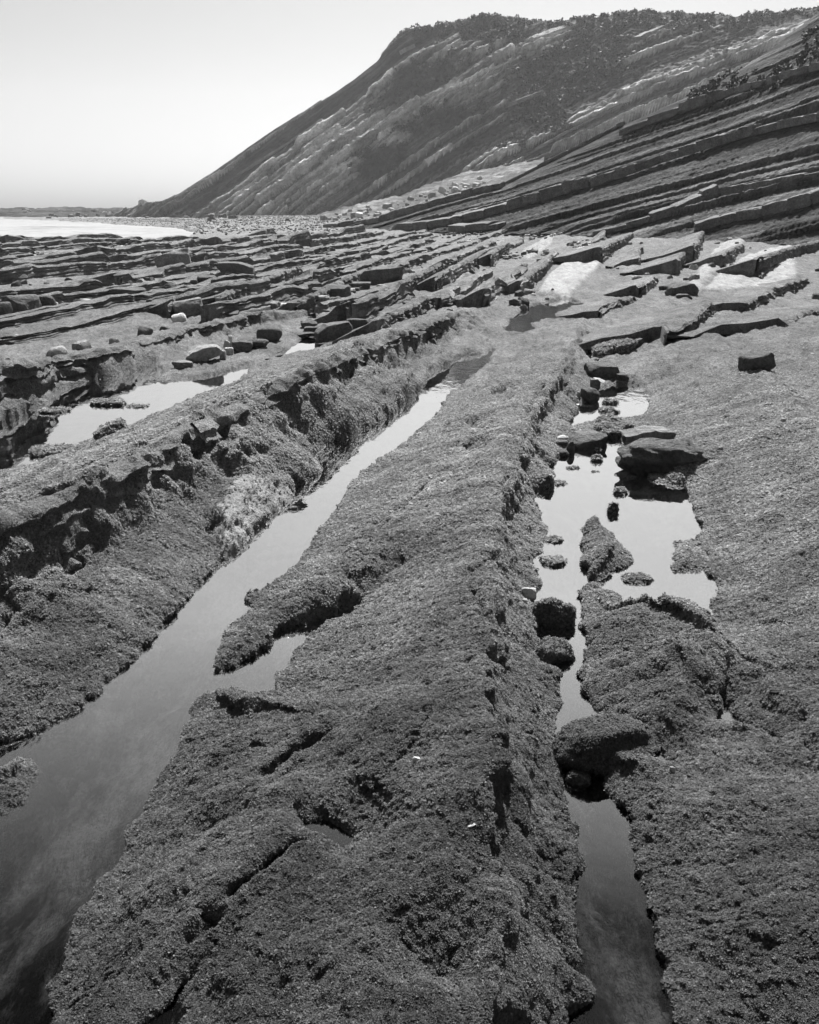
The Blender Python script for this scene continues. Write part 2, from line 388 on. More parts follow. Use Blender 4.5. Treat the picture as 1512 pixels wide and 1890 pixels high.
# ------------------------------------------------------------------ materials
def new_mat(name):
    m = bpy.data.materials.new(name); m.use_nodes = True
    nt = m.node_tree; b = nt.nodes['Principled BSDF']
    return m, nt, b
def N(nt, t, **kw):
    n = nt.nodes.new(t)
    for k, v in kw.items(): setattr(n, k, v)
    return n
def attr(nt, name): return N(nt, 'ShaderNodeAttribute', attribute_name=name).outputs['Fac']
def noise(nt, scale, detail=4, rough=.6, vec=None):
    n = N(nt, 'ShaderNodeTexNoise'); n.inputs['Scale'].default_value = scale; n.inputs['Detail'].default_value = detail; n.inputs['Roughness'].default_value = rough
    if vec is not None: nt.links.new(vec, n.inputs['Vector'])
    return n.outputs['Fac']
def mr(nt, v, a, b, c, d):
    n = N(nt, 'ShaderNodeMapRange'); nt.links.new(v, n.inputs[0])
    for i, q in enumerate((a, b, c, d)): n.inputs[i + 1].default_value = q
    return n.outputs[0]
def val(nt, op, a, b):
    n = N(nt, 'ShaderNodeMath', operation=op)
    for i, q in enumerate((a, b)):
        if isinstance(q, (int, float)): n.inputs[i].default_value = q
        else: nt.links.new(q, n.inputs[i])
    return n.outputs[0]
def mixf(nt, f, a, b):
    n = N(nt, 'ShaderNodeMix', data_type='FLOAT')
    for i, q in zip((0, 2, 3), (f, a, b)):
        if isinstance(q, (int, float)): n.inputs[i].default_value = q
        else: nt.links.new(q, n.inputs[i])
    return n.outputs[0]
def bump(nt, h, dist, strength=1.0, b=None):
    n = N(nt, 'ShaderNodeBump'); n.inputs['Distance'].default_value = dist; n.inputs['Strength'].default_value = strength
    nt.links.new(h, n.inputs['Height'])
    if b is not None: nt.links.new(b, n.inputs['Normal'])
    return n.outputs[0]
def pos(nt): return N(nt, 'ShaderNodeNewGeometry').outputs['Position']
def scaled(nt, v, s, rot=0):
    n = N(nt, 'ShaderNodeMapping'); n.inputs['Scale'].default_value = s; n.inputs['Rotation'].default_value = (0, 0, rot); nt.links.new(v, n.inputs['Vector'])
    return n.outputs[0]

def foreground_dim(nt, p):
    """vignette-like foreground darkening painted into the weed colour, deepest nearest the viewer"""
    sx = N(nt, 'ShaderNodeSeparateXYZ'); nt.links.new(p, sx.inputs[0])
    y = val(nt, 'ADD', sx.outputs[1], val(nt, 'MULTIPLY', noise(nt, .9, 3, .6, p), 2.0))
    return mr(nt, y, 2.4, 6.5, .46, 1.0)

def mat_shelf():
    m, nt, b = new_mat('weedy_rock'); p = pos(nt)
    weed, pale, bed = attr(nt, 'weed'), attr(nt, 'pale'), attr(nt, 'bed')
    q = scaled(nt, p, (1, .4, 1), -TH)
    n0 = noise(nt, 1.1, 5, .65, q); n1 = noise(nt, 4.5, 6, .7, q); n2 = noise(nt, 75, 3, .7, p); n3 = noise(nt, 20, 6, .75, p)
    fine = val(nt, 'MULTIPLY', mr(nt, n3, .3, .7, .55, 1.5), mr(nt, n2, .3, .7, .6, 1.4))
    mid = mr(nt, n1, .28, .72, .55, 1.5)
    rock = val(nt, 'MULTIPLY', val(nt, 'MULTIPLY', mr(nt, n0, .3, .7, .10, .22), mid), fine)
    wd = val(nt, 'MULTIPLY', val(nt, 'MULTIPLY', mr(nt, n0, .3, .7, .11, .18), mr(nt, n1, .28, .72, .6, 1.45)), val(nt, 'MULTIPLY', fine, foreground_dim(nt, p)))
    pl = val(nt, 'MULTIPLY', mr(nt, n1, .28, .72, .22, .46), mr(nt, n3, .3, .7, .7, 1.25))
    c = mixf(nt, weed, rock, wd); c = mixf(nt, pale, c, pl)
    bn = noise(nt, 2.4, 7, .7, scaled(nt, p, (1, .5, 1), -TH))
    bc = val(nt, 'MULTIPLY', mr(nt, bn, .47, .60, .010, .30), mr(nt, n2, .3, .7, .7, 1.3))
    c = mixf(nt, bed, c, bc)
    nt.links.new(c, b.inputs['Base Color'])
    b.inputs['Roughness'].default_value = .85; b.inputs['Specular IOR Level'].default_value = .12
    nt.links.new(bump(nt, n1, .22, .7, bump(nt, n3, .06, .8, bump(nt, n2, .012, .8))), b.inputs['Normal'])
    return m

def mat_weed():
    m, nt, b = new_mat('seaweed')
    oi = N(nt, 'ShaderNodeObjectInfo').outputs['Random']; p = pos(nt)
    n = noise(nt, 3.0, 4, .6, p)
    c = val(nt, 'MULTIPLY', val(nt, 'MULTIPLY', mr(nt, n, .3, .7, .17, .34), foreground_dim(nt, p)), mr(nt, oi, 0, 1, .7, 1.3))  # tuft colour carries the painted foreground darkening
    nt.links.new(c, b.inputs['Base Color'])
    b.inputs['Roughness'].default_value = .5; b.inputs['Specular IOR Level'].default_value = .3
    tl = N(nt, 'ShaderNodeBsdfTranslucent'); cc = N(nt, 'ShaderNodeCombineColor')
    for k in range(3): nt.links.new(val(nt, 'MULTIPLY', c, 1.5), cc.inputs[k])
    nt.links.new(cc.outputs[0], tl.inputs['Color'])
    ms = N(nt, 'ShaderNodeMixShader'); ms.inputs[0].default_value = .5
    nt.links.new(b.outputs[0], ms.inputs[1]); nt.links.new(tl.outputs[0], ms.inputs[2]); nt.links.new(ms.outputs[0], nt.nodes['Material Output'].inputs['Surface'])
    return m

def mat_rock(name, lo, hi, sc=3.0, rough=.8, bd=.03):
    m, nt, b = new_mat(name); p = pos(nt)
    oi = N(nt, 'ShaderNodeObjectInfo').outputs['Random']
    n1 = noise(nt, sc, 5, .65, p); n2 = noise(nt, sc * 7, 6, .75, p)
    c = val(nt, 'MULTIPLY', val(nt, 'MULTIPLY', mr(nt, n1, .3, .7, lo, hi), mr(nt, n2, .3, .7, .5, 1.5)), mr(nt, oi, 0, 1, .8, 1.2))
    nt.links.new(c, b.inputs['Base Color']); b.inputs['Roughness'].default_value = rough; b.inputs['Specular IOR Level'].default_value = .12
    nt.links.new(bump(nt, n1, bd * 3, .7, bump(nt, n2, bd * 1.5, .9)), b.inputs['Normal'])
    return m

def mat_cliff(name, bs, amp, band):
    m, nt, b = new_mat(name); p = pos(nt)
    tone, veg, st = attr(nt, 'tone'), attr(nt, 'veg'), attr(nt, 'strat')
    cx = N(nt, 'ShaderNodeCombineXYZ'); sx = N(nt, 'ShaderNodeSeparateXYZ'); nt.links.new(p, sx.inputs[0])
    nt.links.new(val(nt, 'MULTIPLY', sx.outputs[0], .06), cx.inputs[0]); nt.links.new(val(nt, 'MULTIPLY', sx.outputs[1], .06), cx.inputs[1]); nt.links.new(st, cx.inputs[2])
    nb = noise(nt, band, 6, .75, cx.outputs[0])
    n1 = noise(nt, bs, 6, .7, p); n2 = noise(nt, bs * 6, 6, .75, p)
    rk = val(nt, 'MULTIPLY', val(nt, 'MULTIPLY', tone, mr(nt, nb, .34, .66, .2, 1.8)), val(nt, 'MULTIPLY', mr(nt, n1, .3, .7, .6, 1.4), mr(nt, n2, .3, .7, .6, 1.4)))
    vg = mr(nt, n2, .3, .7, .025, .08)
    nt.links.new(mixf(nt, veg, rk, vg), b.inputs['Base Color'])
    b.inputs['Roughness'].default_value = .9; b.inputs['Specular IOR Level'].default_value = .05
    nt.links.new(bump(nt, nb, amp * 1.5, .8, bump(nt, n1, amp * 2, .8, bump(nt, n2, amp, .9))), b.inputs['Normal'])
    return m

def mat_water():
    m, nt, b = new_mat('pool_water'); out = nt.nodes['Material Output']; nt.nodes.remove(b)
    p = pos(nt)
    h = noise(nt, 9, 3, .5, scaled(nt, p, (1, .6, 1), .5)); nm = bump(nt, h, .004, .35)
    fr = N(nt, 'ShaderNodeFresnel'); fr.inputs['IOR'].default_value = 1.5; nt.links.new(nm, fr.inputs['Normal'])
    g = N(nt, 'ShaderNodeBsdfGlossy'); g.inputs['Roughness'].default_value = .015; nt.links.new(nm, g.inputs['Normal'])
    g.inputs['Color'].default_value = (.98, .98, .98, 1)
    tr = N(nt, 'ShaderNodeBsdfTransparent'); tr.inputs['Color'].default_value = (.72, .72, .72, 1)
    ms = N(nt, 'ShaderNodeMixShader')
    nt.links.new(val(nt, 'ADD', mr(nt, fr.outputs[0], .053, .12, .01, .66), mr(nt, fr.outputs[0], .12, .25, 0, .22)), ms.inputs[0])
    nt.links.new(tr.outputs[0], ms.inputs[1]); nt.links.new(g.outputs[0], ms.inputs[2]); nt.links.new(ms.outputs[0], out.inputs['Surface'])
    return m

def mat_sea():
    m, nt, b = new_mat('sea_water'); p = pos(nt); foam = attr(nt, 'foam')
    n = noise(nt, .35, 6, .65, scaled(nt, p, (.5, 1, 1))); n2 = noise(nt, 1.5, 5, .7, scaled(nt, p, (.5, 1, 1)))
    f = val(nt, 'MULTIPLY', foam, mr(nt, val(nt, 'ADD', n, val(nt, 'MULTIPLY', n2, .5)), .55, .78, .25, 1))
    nt.links.new(mixf(nt, f, .04, .25), b.inputs['Base Color']); nt.links.new(mixf(nt, f, .3, .9), b.inputs['Roughness']); b.inputs['Specular IOR Level'].default_value = .25
    nt.links.new(bump(nt, n, .4, .6), b.inputs['Normal'])
    return m

M_SHELF, M_WEED, M_WATER, M_SEA = mat_shelf(), mat_weed(), mat_water(), mat_sea()
M_DARK = mat_rock('dark_weedy_stone', .07, .14, 4.0, .8)
M_MID = mat_rock('grey_stone', .16, .30, 3.0)
M_PALE = mat_rock('pale_stone', .34, .5, 3.0)
M_LEDGE = mat_rock('ledge_stone', .09, .20, 1.6, .8, .06)
M_CLIFF = mat_cliff('cliff_rock', .3, .5, .9)
M_HILL = mat_cliff('hillside_rock', 1.0, .16, 3.0)
M_BUSH, _nt, _b = new_mat('bush_leaves')
_b.inputs['Base Color'].default_value = (.06, .06, .06, 1); _b.inputs['Roughness'].default_value = .7

# ------------------------------------------------------------------ rock shelf: one sheet, finer near the viewer
def build_shelf():
    pys = np.concatenate([np.linspace(2330, 1905, 60), np.linspace(1900, 625, 520), np.linspace(624, 392.5, 300)])
    r = unproj(np.full(pys.shape, 756.0), pys, 0.05)[1]
    az = np.concatenate([np.linspace(-44, -33, 50, endpoint=False), np.linspace(-33, 33, 780, endpoint=False), np.linspace(33, 44, 50)])
    az = np.radians(az); r = np.concatenate([np.linspace(-3.0, r[0] - .06, 24), r])
    wide = 3.5 * np.sign(az) * np.clip((np.abs(az) - R(33)) / R(11), 0, 1)      # the sheet goes on to both sides of the viewer
    # rows of constant depth ahead; columns fan out
    X = np.maximum(r, .7)[:, None] * np.tan(az)[None, :] + wide[None, :]; Y = np.repeat(r[:, None], len(az), 1)
    x = X.ravel(); y = Y.ravel()
    z, pale, bed, wN, scarp = height(x, y)
    rr = np.hypot(x, y)
    # lumpy weed relief, fading out with distance
    u, t = ut(x, y)
    fine = (1 - ss(9, 22, rr)) * (1 - bed)
    z = z + fine * (.009 * fbm2(x * 28, y * 22, 3, 101) + .006 * fbm2(x * 70, y * 70, 2, 102))
    z = z + (1 - bed) * ss(7, 18, rr) * (1 - ss(60, 120, rr)) * (.05 * fbm2(u * 2.2, t * .5, 4, 103) + .025 * (1 - ss(18, 35, rr)) * fbm2(u * 6, t * 3, 3, 104))
    z = z + (1 - bed) * ss(5, 10, rr) * (1 - ss(14, 30, rr)) * (.02 * fbm2(x * 11, y * 6, 3, 121) + .012 * fbm2(u * 20, t * 10, 2, 122))
    z = z + (1 - bed) * ss(13, 20, rr) * (1 - ss(60, 90, rr)) * (.05 * fbm2(u * 4.5, t * 1.1, 4, 123, .6))
    z = z + wN * (1 - bed) * .014 * fbm2(u * 2.0 + .3 * t, t * 9, 3, 124)
    far = ss(75, 110, rr) * ss(-1.6, -.9, z)
    z = z + far * (.25 * fbm2(x * .2, y * .2, 4, 105) + .3 * np.maximum(0, fbm2(x * .7, y * .35, 3, 106)))
    # craggy faces jut sideways as well
    Zg = z.reshape(X.shape); gx = np.gradient(Zg, axis=1) / np.maximum(np.gradient(X, axis=1), 1e-4); gy = np.gradient(Zg, axis=0) / np.gradient(Y, axis=0)
    steep = (ss(.5, 1.6, np.hypot(gx, gy)).ravel() * (1 - bed) * (1 - ss(14, 24, rr)))
    jx = steep * (.07 * fbm3(x * 5, y * 5, z * 7, 3, 107) + .03 * fbm3(x * 16, y * 16, z * 22, 2, 117)); jy = steep * .06 * fbm3(x * 5 + 50, y * 5, z * 7, 3, 108)
    weed = np.clip(1.15 - .75 * ss(14, 40, rr) * ss(-.2, .5, fbm2(u * .6, t * .12, 4, 110)) - .2 * ss(40, 90, rr), 0, 1) * (1 - .7 * pale)
    pale = np.maximum(pale, .5 * ss(.72, .86, vn2(u * 1.6, t * .12, 111)) * ss(20, 30, rr) * ss(.5, .75, vn2(u * .2, t * .06, 112)))
    V = np.stack([x + jx, y + jy, z], 1)
    # tuft density per square metre
    k = ss(-.01, .015, z) * (1 - bed)
    thin = 1 - .9 * ss(.2, .6, pale)
    dens = 190000 / np.maximum(rr, 1.7) ** 2 * (1 - ss(6, 12, rr)) * k * thin * (np.abs(x) < .72 * y + 1.7) * (y > .3) * (.55 + .9 * vn2(x * 5, y * 5, 115))
    size = np.clip(rr / 3.0, .85, 1.35)
    stones = 5.0 * ss(.1, .45, fbm2(u * .7, t * .25, 4, 131)) * ss(11, 15, rr) * (1 - ss(.05, .5, wN)) * (1 - ss(45, 80, rr)) * (z > -.3) * (1 - bed) * (1 - .85 * ss(-1, 2, u)) * (np.abs(x) < y * .6) + 1.1 * ss(70, 90, rr) * (1 - ss(240, 300, rr)) * (z > -1.6)
    me = np_mesh('rock_shelf', V, grid_faces(len(r), len(az)), True, {'weed': weed, 'pale': pale, 'bed': bed, 'tuft': dens, 'tsize': size, 'stones': stones})
    return tag(link('rock_shelf', me, M_SHELF), 'weed covered tilted rock beds of the foreshore', None, None, 'structure')
shelf = build_shelf()

# ------------------------------------------------------------------ pools, sea, far reef
def add_pools():
    for P, lv in WATER_W:
        lo, hi = P.min(0) - .2, P.max(0) + .2; size = np.hypot(*(hi - lo))
        c = max(.03, size / 150); nx, ny = int((hi[0] - lo[0]) / c) + 2, int((hi[1] - lo[1]) / c) + 2
        gx, gy = np.meshgrid(lo[0] + np.arange(nx) * c, lo[1] + np.arange(ny) * c)
        d, _ = seg_dist(P, gx.ravel(), gy.ravel()); keep = d < min(.14, .05 * size + .02)
        F = grid_faces(ny, nx); F = F[keep[F].all(1)]
        if len(F) == 0: continue
        idx, inv = np.unique(F, return_inverse=True)
        V = np.stack([gx.ravel()[idx], gy.ravel()[idx], np.full(len(idx), lv)], 1)
        tag(link('pool_water', np_mesh('pool_water', V, inv.reshape(F.shape)), M_WATER), kind='structure')
add_pools()

def add_sea():
    D = np.concatenate([np.geomspace(60, 700, 260), np.geomspace(720, 40000, 60)])
    a = np.tan(np.radians(np.linspace(-46, 20, 300)))
    X = D[:, None] * a[None, :]; Y = np.repeat(D[:, None], len(a), 1); x = X.ravel(); y = Y.ravel()
    w = (1 - ss(500, 2500, y))
    z = -1.5 + w * (.22 * fbm2(x * .05, y * .12, 4, 201, ridged=True) + .08 * fbm2(x * .3, y * .6, 3, 202))
    foam = (1 - ss(300, 420, y)) * ss(-.5, .1, fbm2(x * .02, y * .05, 3, 203) + .35) + .35 * ss(.25, .5, fbm2(x * .006, y * .02, 3, 204)) * (1 - ss(500, 4000, y))
    me = np_mesh('sea', np.stack([x, y, z], 1), grid_faces(len(D), len(a)), True, {'foam': np.clip(foam, 0, 1)})
    tag(link('sea', me, M_SEA), kind='structure')
add_sea()

def add_reef():
    D = np.linspace(285, 470, 150); a = np.linspace(-330, 420, 420)
    X = D[:, None] * a[None, :] * 0; px = np.repeat(a[None, :], len(D), 0); Y = np.repeat(D[:, None], len(a), 1)
    X = (px - 756) / 1731 * Y; x = X.ravel(); y = Y.ravel(); p = px.ravel()
    env = ss(300, 345, y + 14 * fbm2(x * .02, y * .02, 3, 211)) * (1 - ss(430, 468, y)) * (1 - .5 * ss(300, 420, p))
    d1, d2 = worley(x * .16, y * .1, 212)
    z = -2.6 + env * (3.7 + 1.1 * fbm2(x * .04, y * .03, 4, 213) + .8 * (d2 - d1) + .5 * fbm2(x * .25, y * .2, 3, 214))
    tone = .03 + .035 * vn2(x * .08, y * .05, 215)
    me = np_mesh('reef', np.stack([x, y, z], 1), grid_faces(len(D), len(a)), True, {'tone': tone, 'veg': np.zeros_like(x), 'strat': z})
    tag(link('reef', me, M_CLIFF), kind='structure')
add_reef()

# ------------------------------------------------------------------ cliff and near hillside: tilted beds standing out of sloping faces
def layer_table(seed, lo, hi, tmin, tmax, soft):
    rng = np.random.RandomState(seed); edges = [lo]; 
    while edges[-1] < hi: edges.append(edges[-1] + math.exp(rng.uniform(math.log(tmin), math.log(tmax))))
    edges = np.array(edges); n = len(edges)
    hard = np.where(rng.rand(n) < soft, 0, 1) * rng.uniform(.5, 1.0, n) + rng.uniform(0, .25, n)
    tone = rng.uniform(0, 1, n)
    return edges, hard, tone

def interp(pts, px):
    a = np.array(pts, float); return np.interp(px, a[:, 0], a[:, 1])

class Face:
    """a slope between a foot line and a brow line; px are bearings, heights and depths are metres"""
    def __init__(s, foot_D, foot_z, brow_D, brow_py): s.fd, s.fz, s.bd, s.bp = foot_D, foot_z, brow_D, brow_py
    def pts(s, px, v):
        d0 = interp(s.fd, px); z0 = interp(s.fz, px); d1 = interp(s.bd, px)
        z1 = HC + (384 - interp(s.bp, px)) / 1731 * d1
        vv = np.minimum(v, 1)
        D = d0 + (d1 - d0) * vv; z = z0 + (z1 - z0) * vv
        back = np.maximum(v - 1, 0)
        D = D + back * 60; z = z - back * 2.0
        return (px - 756) / 1731 * D, D, z
    def at(s, px, py):
        lo, hi = 0.0, 1.0
        for _ in range(30):
            m = .5 * (lo + hi); x, D, z = s.pts(np.array([float(px)]), np.array([m]))
            if 384 - (z[0] - HC) / D[0] * 1731 > py: lo = m
            else: hi = m
        return Vector((float(x[0]), float(D[0]), float(z[0])))

CLIFF = Face([(180, 330), (300, 285), (560, 250), (800, 225), (1100, 190), (1512, 165), (2200, 140)],
             [(180, -2), (300, -1.2), (560, -.8), (800, 1.5), (1100, 3), (2200, 4)],
             [(180, 336), (300, 300), (560, 285), (750, 275), (1000, 262), (1512, 235), (2200, 215)],
             [(180, 396), (225, 390), (262, 376), (300, 371), (330, 359), (400, 320), (500, 257), (560, 223), (600, 203), (660, 167), (700, 139), (722, 111), (738, 97), (755, 90), (800, 86), (850, 76), (880, 70), (915, 69), (960, 76), (1010, 79), (1050, 73), (1100, 70), (1145, 63), (1200, 65), (1260, 68), (1320, 70), (1360, 65), (1420, 63), (1460, 59), (1512, 49), (1700, 13), (2200, -47)])
HILL = Face([(420, 118), (560, 96), (700, 76), (800, 64), (1000, 52), (1200, 43), (1512, 35), (2200, 27)],
            [(420, -.6), (560, -.3), (800, .35), (1000, .5), (1512, .55), (2200, .6)],
            [(420, 120), (560, 104), (700, 90), (800, 83), (1000, 76), (1290, 70), (1512, 64), (2200, 52)],
            [(420, 428), (560, 423), (620, 418), (660, 410), (740, 388), (840, 366), (900, 352), (925, 346), (960, 330), (1000, 311), (1060, 282), (1140, 243), (1230, 205), (1290, 178), (1340, 152), (1400, 112), (1450, 74), (1512, 28), (1700, -100), (2200, -420)])

def strat(u, z, x, y, g0, g1, uc, uw_):
    s = ss(uc - uw_, uc + uw_, u)
    # integral of a dip that eases from g0 to g1 towards the right
    return z - (g0 * u + (g1 - g0) * (np.maximum(u - uc, 0)))

def build_face(name, face, pxs, vs, seed, thick, amp, dip, mat, tones, veg_fn, rough_amp, soft=.55, joint=3.0):
    PX = np.repeat(pxs[None, :], len(vs), 0).ravel(); Vv = np.repeat(vs[:, None], len(pxs), 1).ravel()
    x, y, z = face.pts(PX, Vv)
    u, t = ut(x, y)
    big = rough_amp * fbm2(x * .03 / thick[2], z * .05 / thick[2] + y * .02, 5, seed + 1) + .2 * rough_amp * fbm3(x * .22 / thick[2], y * .22 / thick[2], z * .3 / thick[2], 4, seed + 11)
    n = strat(u, z, x, y, *dip) + .25 * thick[0] * fbm2(x * .04, y * .04, 2, seed + 2)
    edges, hard, tone = layer_table(seed, n.min() - 1, n.max() + 1, thick[0], thick[1], soft)
    i = np.clip(np.searchsorted(edges, n) - 1, 0, len(edges) - 2)
    f = (n - edges[i]) / (edges[i + 1] - edges[i])
    prof = ss(0, .10, f) * ss(1, .55, f) * .65 + .35 * ss(0, .12, f)
    blk = np.floor((u * .6 + t * .8) / (joint * (.6 + .8 * hsh(i, seed + 3))) + 9 * hsh(i, seed + 4)).astype(np.int64)
    bl = hsh2(i, blk, seed + 5)
    h = hard[i] * prof * (.55 + .6 * bl)
    veg = veg_fn(PX, Vv, x, y, z)
    fadeb = ss(0, .06, Vv) * (1 - ss(1.0, 1.1, Vv))
    disp = (amp * (h - .3) * (1 - .7 * veg) + big) * (.25 + .75 * fadeb) + .22 * amp * fbm3(x * .35 / thick[0], y * .35 / thick[0], z * .8 / thick[0], 4, seed + 6)
    disp = disp + veg * amp * .35 * fbm3(x * .5, y * .5, z * .5, 3, seed + 7)
    # outward: towards the viewer and up
    L = np.hypot(x, y); nx, ny, nz = -x / L * .75 * .3, -.75 * np.ones_like(x), .65 * np.ones_like(x)
    skyl = ss(.80, 1.0, Vv)
    nyy = ny * (1 - skyl); nxx = nx * (1 - skyl)
    V = np.stack([x + nxx * disp, y + nyy * disp, z + nz * disp * (1 - .8 * skyl)], 1)
    tn = (tones[0] + (tones[1] - tones[0]) * np.clip(.7 * (hard[i] > .45) * (.4 + .7 * bl) + .3 * tone[i], 0, 1)) * (.8 + .4 * vn2(x * .11, z * .2 + y * .05, seed + 9))
    me = np_mesh(name, V, grid_faces(len(vs), len(pxs)), True, {'tone': tn, 'veg': veg, 'vden': veg, 'strat': n})
    return tag(link(name, me, mat), kind='structure')

def veg_cliff(px, v, x, y, z):
    py = 384 - (z - HC) / np.maximum(y, 1) * 1731
    n = fbm2(px * .012, py * .018, 4, 301)
    def e(cx, cy, rx, ry, rot):
        c, s = math.cos(rot), math.sin(rot); dx, dy = px - cx, py - cy
        a = (dx * c + dy * s) / rx; b = (-dx * s + dy * c) / ry
        return 1 - np.sqrt(a * a + b * b)
    m = np.maximum.reduce([e(1060, 130, 190, 55, -.35), e(840, 232, 110, 30, -.25), e(900, 90, 150, 45, -.1), e(1200, 75, 220, 25, 0), e(790, 170, 110, 30, -.5), e(690, 318, 70, 28, -.3), e(1000, 190, 110, 40, -.4), e(1010, 240, 90, 22, -.4)])
    top = ss(.94, .99, v) * ss(720, 760, px)
    n2 = fbm2(px * .05, py * .07, 3, 302)
    return np.clip(np.maximum(ss(-.1, .5, m + .6 * n + .25 * n2), top), 0, 1)
def veg_hill(px, v, x, y, z):
    py = 384 - (z - HC) / np.maximum(y, 1) * 1731
    n = fbm2(px * .02, py * .03, 4, 311)
    def e(cx, cy, rx, ry, rot=-.4):
        c, s = math.cos(rot), math.sin(rot); dx, dy = px - cx, py - cy
        return 1 - np.sqrt(((dx * c + dy * s) / rx) ** 2 + ((-dx * s + dy * c) / ry) ** 2)
    m = np.maximum.reduce([e(1500, 105, 60, 45), e(1310, 175, 60, 18), e(1400, 170, 50, 16), e(1500, 62, 40, 20)])
    return ss(0, .3, m + .5 * n)

cliff = build_face('cliff', CLIFF, np.linspace(180, 1900, 1000), np.concatenate([np.linspace(0, 1, 330), np.linspace(1.02, 1.6, 14)]), 401,
                   (.5, 2.6, 1.0), 3.4, (.60, .40, -25, 10), M_CLIFF, (.045, .62), veg_cliff, 2.2, .5, 5.0)
hill = build_face('hillside', HILL, np.linspace(420, 1950, 950), np.concatenate([np.linspace(0, 1, 330), np.linspace(1.02, 1.5, 10)]), 433,
                  (.07, .55, .5), .55, (.27, .27, 0, 10), M_HILL, (.045, .15), veg_hill, .5, .6, 1.6)

# ------------------------------------------------------------------ rocks
def rock_mesh(name, seed, e=4.0, cuts=6, planes=6, nz=.05, beds=0.0, res=7, depth=(.58, .93)):
    rng = random.Random(seed)
    bm = bmesh.new(); bmesh.ops.create_cube(bm, size=2.0)
    bmesh.ops.subdivide_edges(bm, edges=bm.edges[:], cuts=res, use_grid_fill=True)
    P = np.array([v.co[:] for v in bm.verts])
    if e > 3.1: e = e * 2.2; planes = planes + 4
    s = (np.abs(P) ** e).sum(1) ** (1 / e); P = P / s[:, None]
    for k in range(planes):
        n = np.array([rng.gauss(0, 1), rng.gauss(0, 1), rng.gauss(.15, .8)]); n /= np.linalg.norm(n)
        sup = (np.abs(n) ** (e / (e - 1))).sum() ** ((e - 1) / e)
        off = sup * rng.uniform(*depth)
        d = P @ n - off; P = P - np.maximum(d, 0)[:, None] * n * .96
    o = rng.uniform(0, 90)
    nn = np.stack([fbm3(P[:, 0] * 2.2 + o + 31 * k, P[:, 1] * 2.2, P[:, 2] * 2.2, 4, seed % 97 + k) for k in range(3)], 1)
    P = P + nn * nz * 1.6
    if beds:
        w = np.sin(P[:, 2] * 9 + nn[:, 0] * 3 + P[:, 0] * 1.2) ; P[:, :2] *= (1 + beds * w)[:, None]
    for v, p in zip(bm.verts, P): v.co = p
    for f in bm.faces: f.smooth = True
    me = bpy.data.meshes.new(name); bm.to_mesh(me); bm.free()
    me.set_sharp_from_angle(angle=R(38))
    return me

# ledges of pale stone that stand proud of the hillside, each cut by joints into blocks
BLOCKS = [rock_mesh('stone_block', 700 + k, 9.0, 5, 1, .10, .015, 9, (.84, .99)) for k in range(8)]
for me in BLOCKS: me.materials.append(M_LEDGE)
LEDGES = [  # pixel line of the ledge's lower edge, thickness in pixels at both ends, joint length in pixels, depth m
 ([(598, 428), (640, 419), (700, 409), (740, 399), (820, 377), (925, 350)], 12, 14, (16, 34), 1.1),
 ([(735, 428), (800, 420), (842, 413), (905, 398), (1000, 372), (1090, 346)], 13, 22, (20, 46), 1.2),
 ([(1090, 348), (1150, 330), (1195, 312), (1250, 296), (1330, 272), (1420, 250), (1512, 232), (1600, 214)], 16, 20, (24, 50), .6),
 ([(1135, 262), (1180, 245), (1240, 225), (1298, 206)], 13, 18, (40, 70), 1.2),
 ([(1300, 204), (1340, 190), (1400, 176)], 14, 15, (22, 40), .5),
 ([(1100, 436), (1165, 420), (1250, 395), (1328, 362)], 10, 20, (26, 64), .8),
 ([(1330, 366), (1400, 352), (1460, 342), (1540, 328)], 16, 18, (26, 60), .6),
 ([(1290, 428), (1360, 408), (1440, 396), (1540, 366)], 16, 24, (26, 60), .7),
 ([(830, 438), (880, 427), (925, 420)], 14, 13, (26, 50), 1.0),
 ([(880, 350), (960, 322), (1060, 280), (1140, 244)], 5, 7, (20, 40), .5),
 ([(1410, 170), (1460, 158), (1540, 138)], 12, 14, (14, 40), .5),
]
CLIFF_LEDGES = [
 ([(645, 296), (720, 266), (780, 243), (835, 224)], 6, 8, (14, 34), 2.5), ([(930, 214), (965, 203), (995, 192)], 8, 6, (14, 30), 2.0), ([(440, 330), (520, 285), (600, 236)], 4, 5, (16, 40), 2.0),
 ([(560, 372), (660, 322), (720, 296)], 5, 5, (16, 40), 2.0), ([(1090, 318), (1180, 268), (1280, 214), (1390, 150)], 5, 6, (20, 50), 2.5), ([(860, 356), (960, 300), (1060, 246), (1150, 205)], 5, 5, (20, 46), 2.0),
 ([(815, 140), (860, 112), (900, 96)], 6, 5, (10, 24), 2.5), ([(1160, 108), (1185, 95), (1215, 82)], 8, 6, (10, 22), 2.5), ([(470, 372), (540, 334), (600, 300)], 4, 4, (14, 40), 2.0), ([(740, 130), (770, 116)], 8, 6, (10, 18), 2.5),
]
rng = random.Random(5)
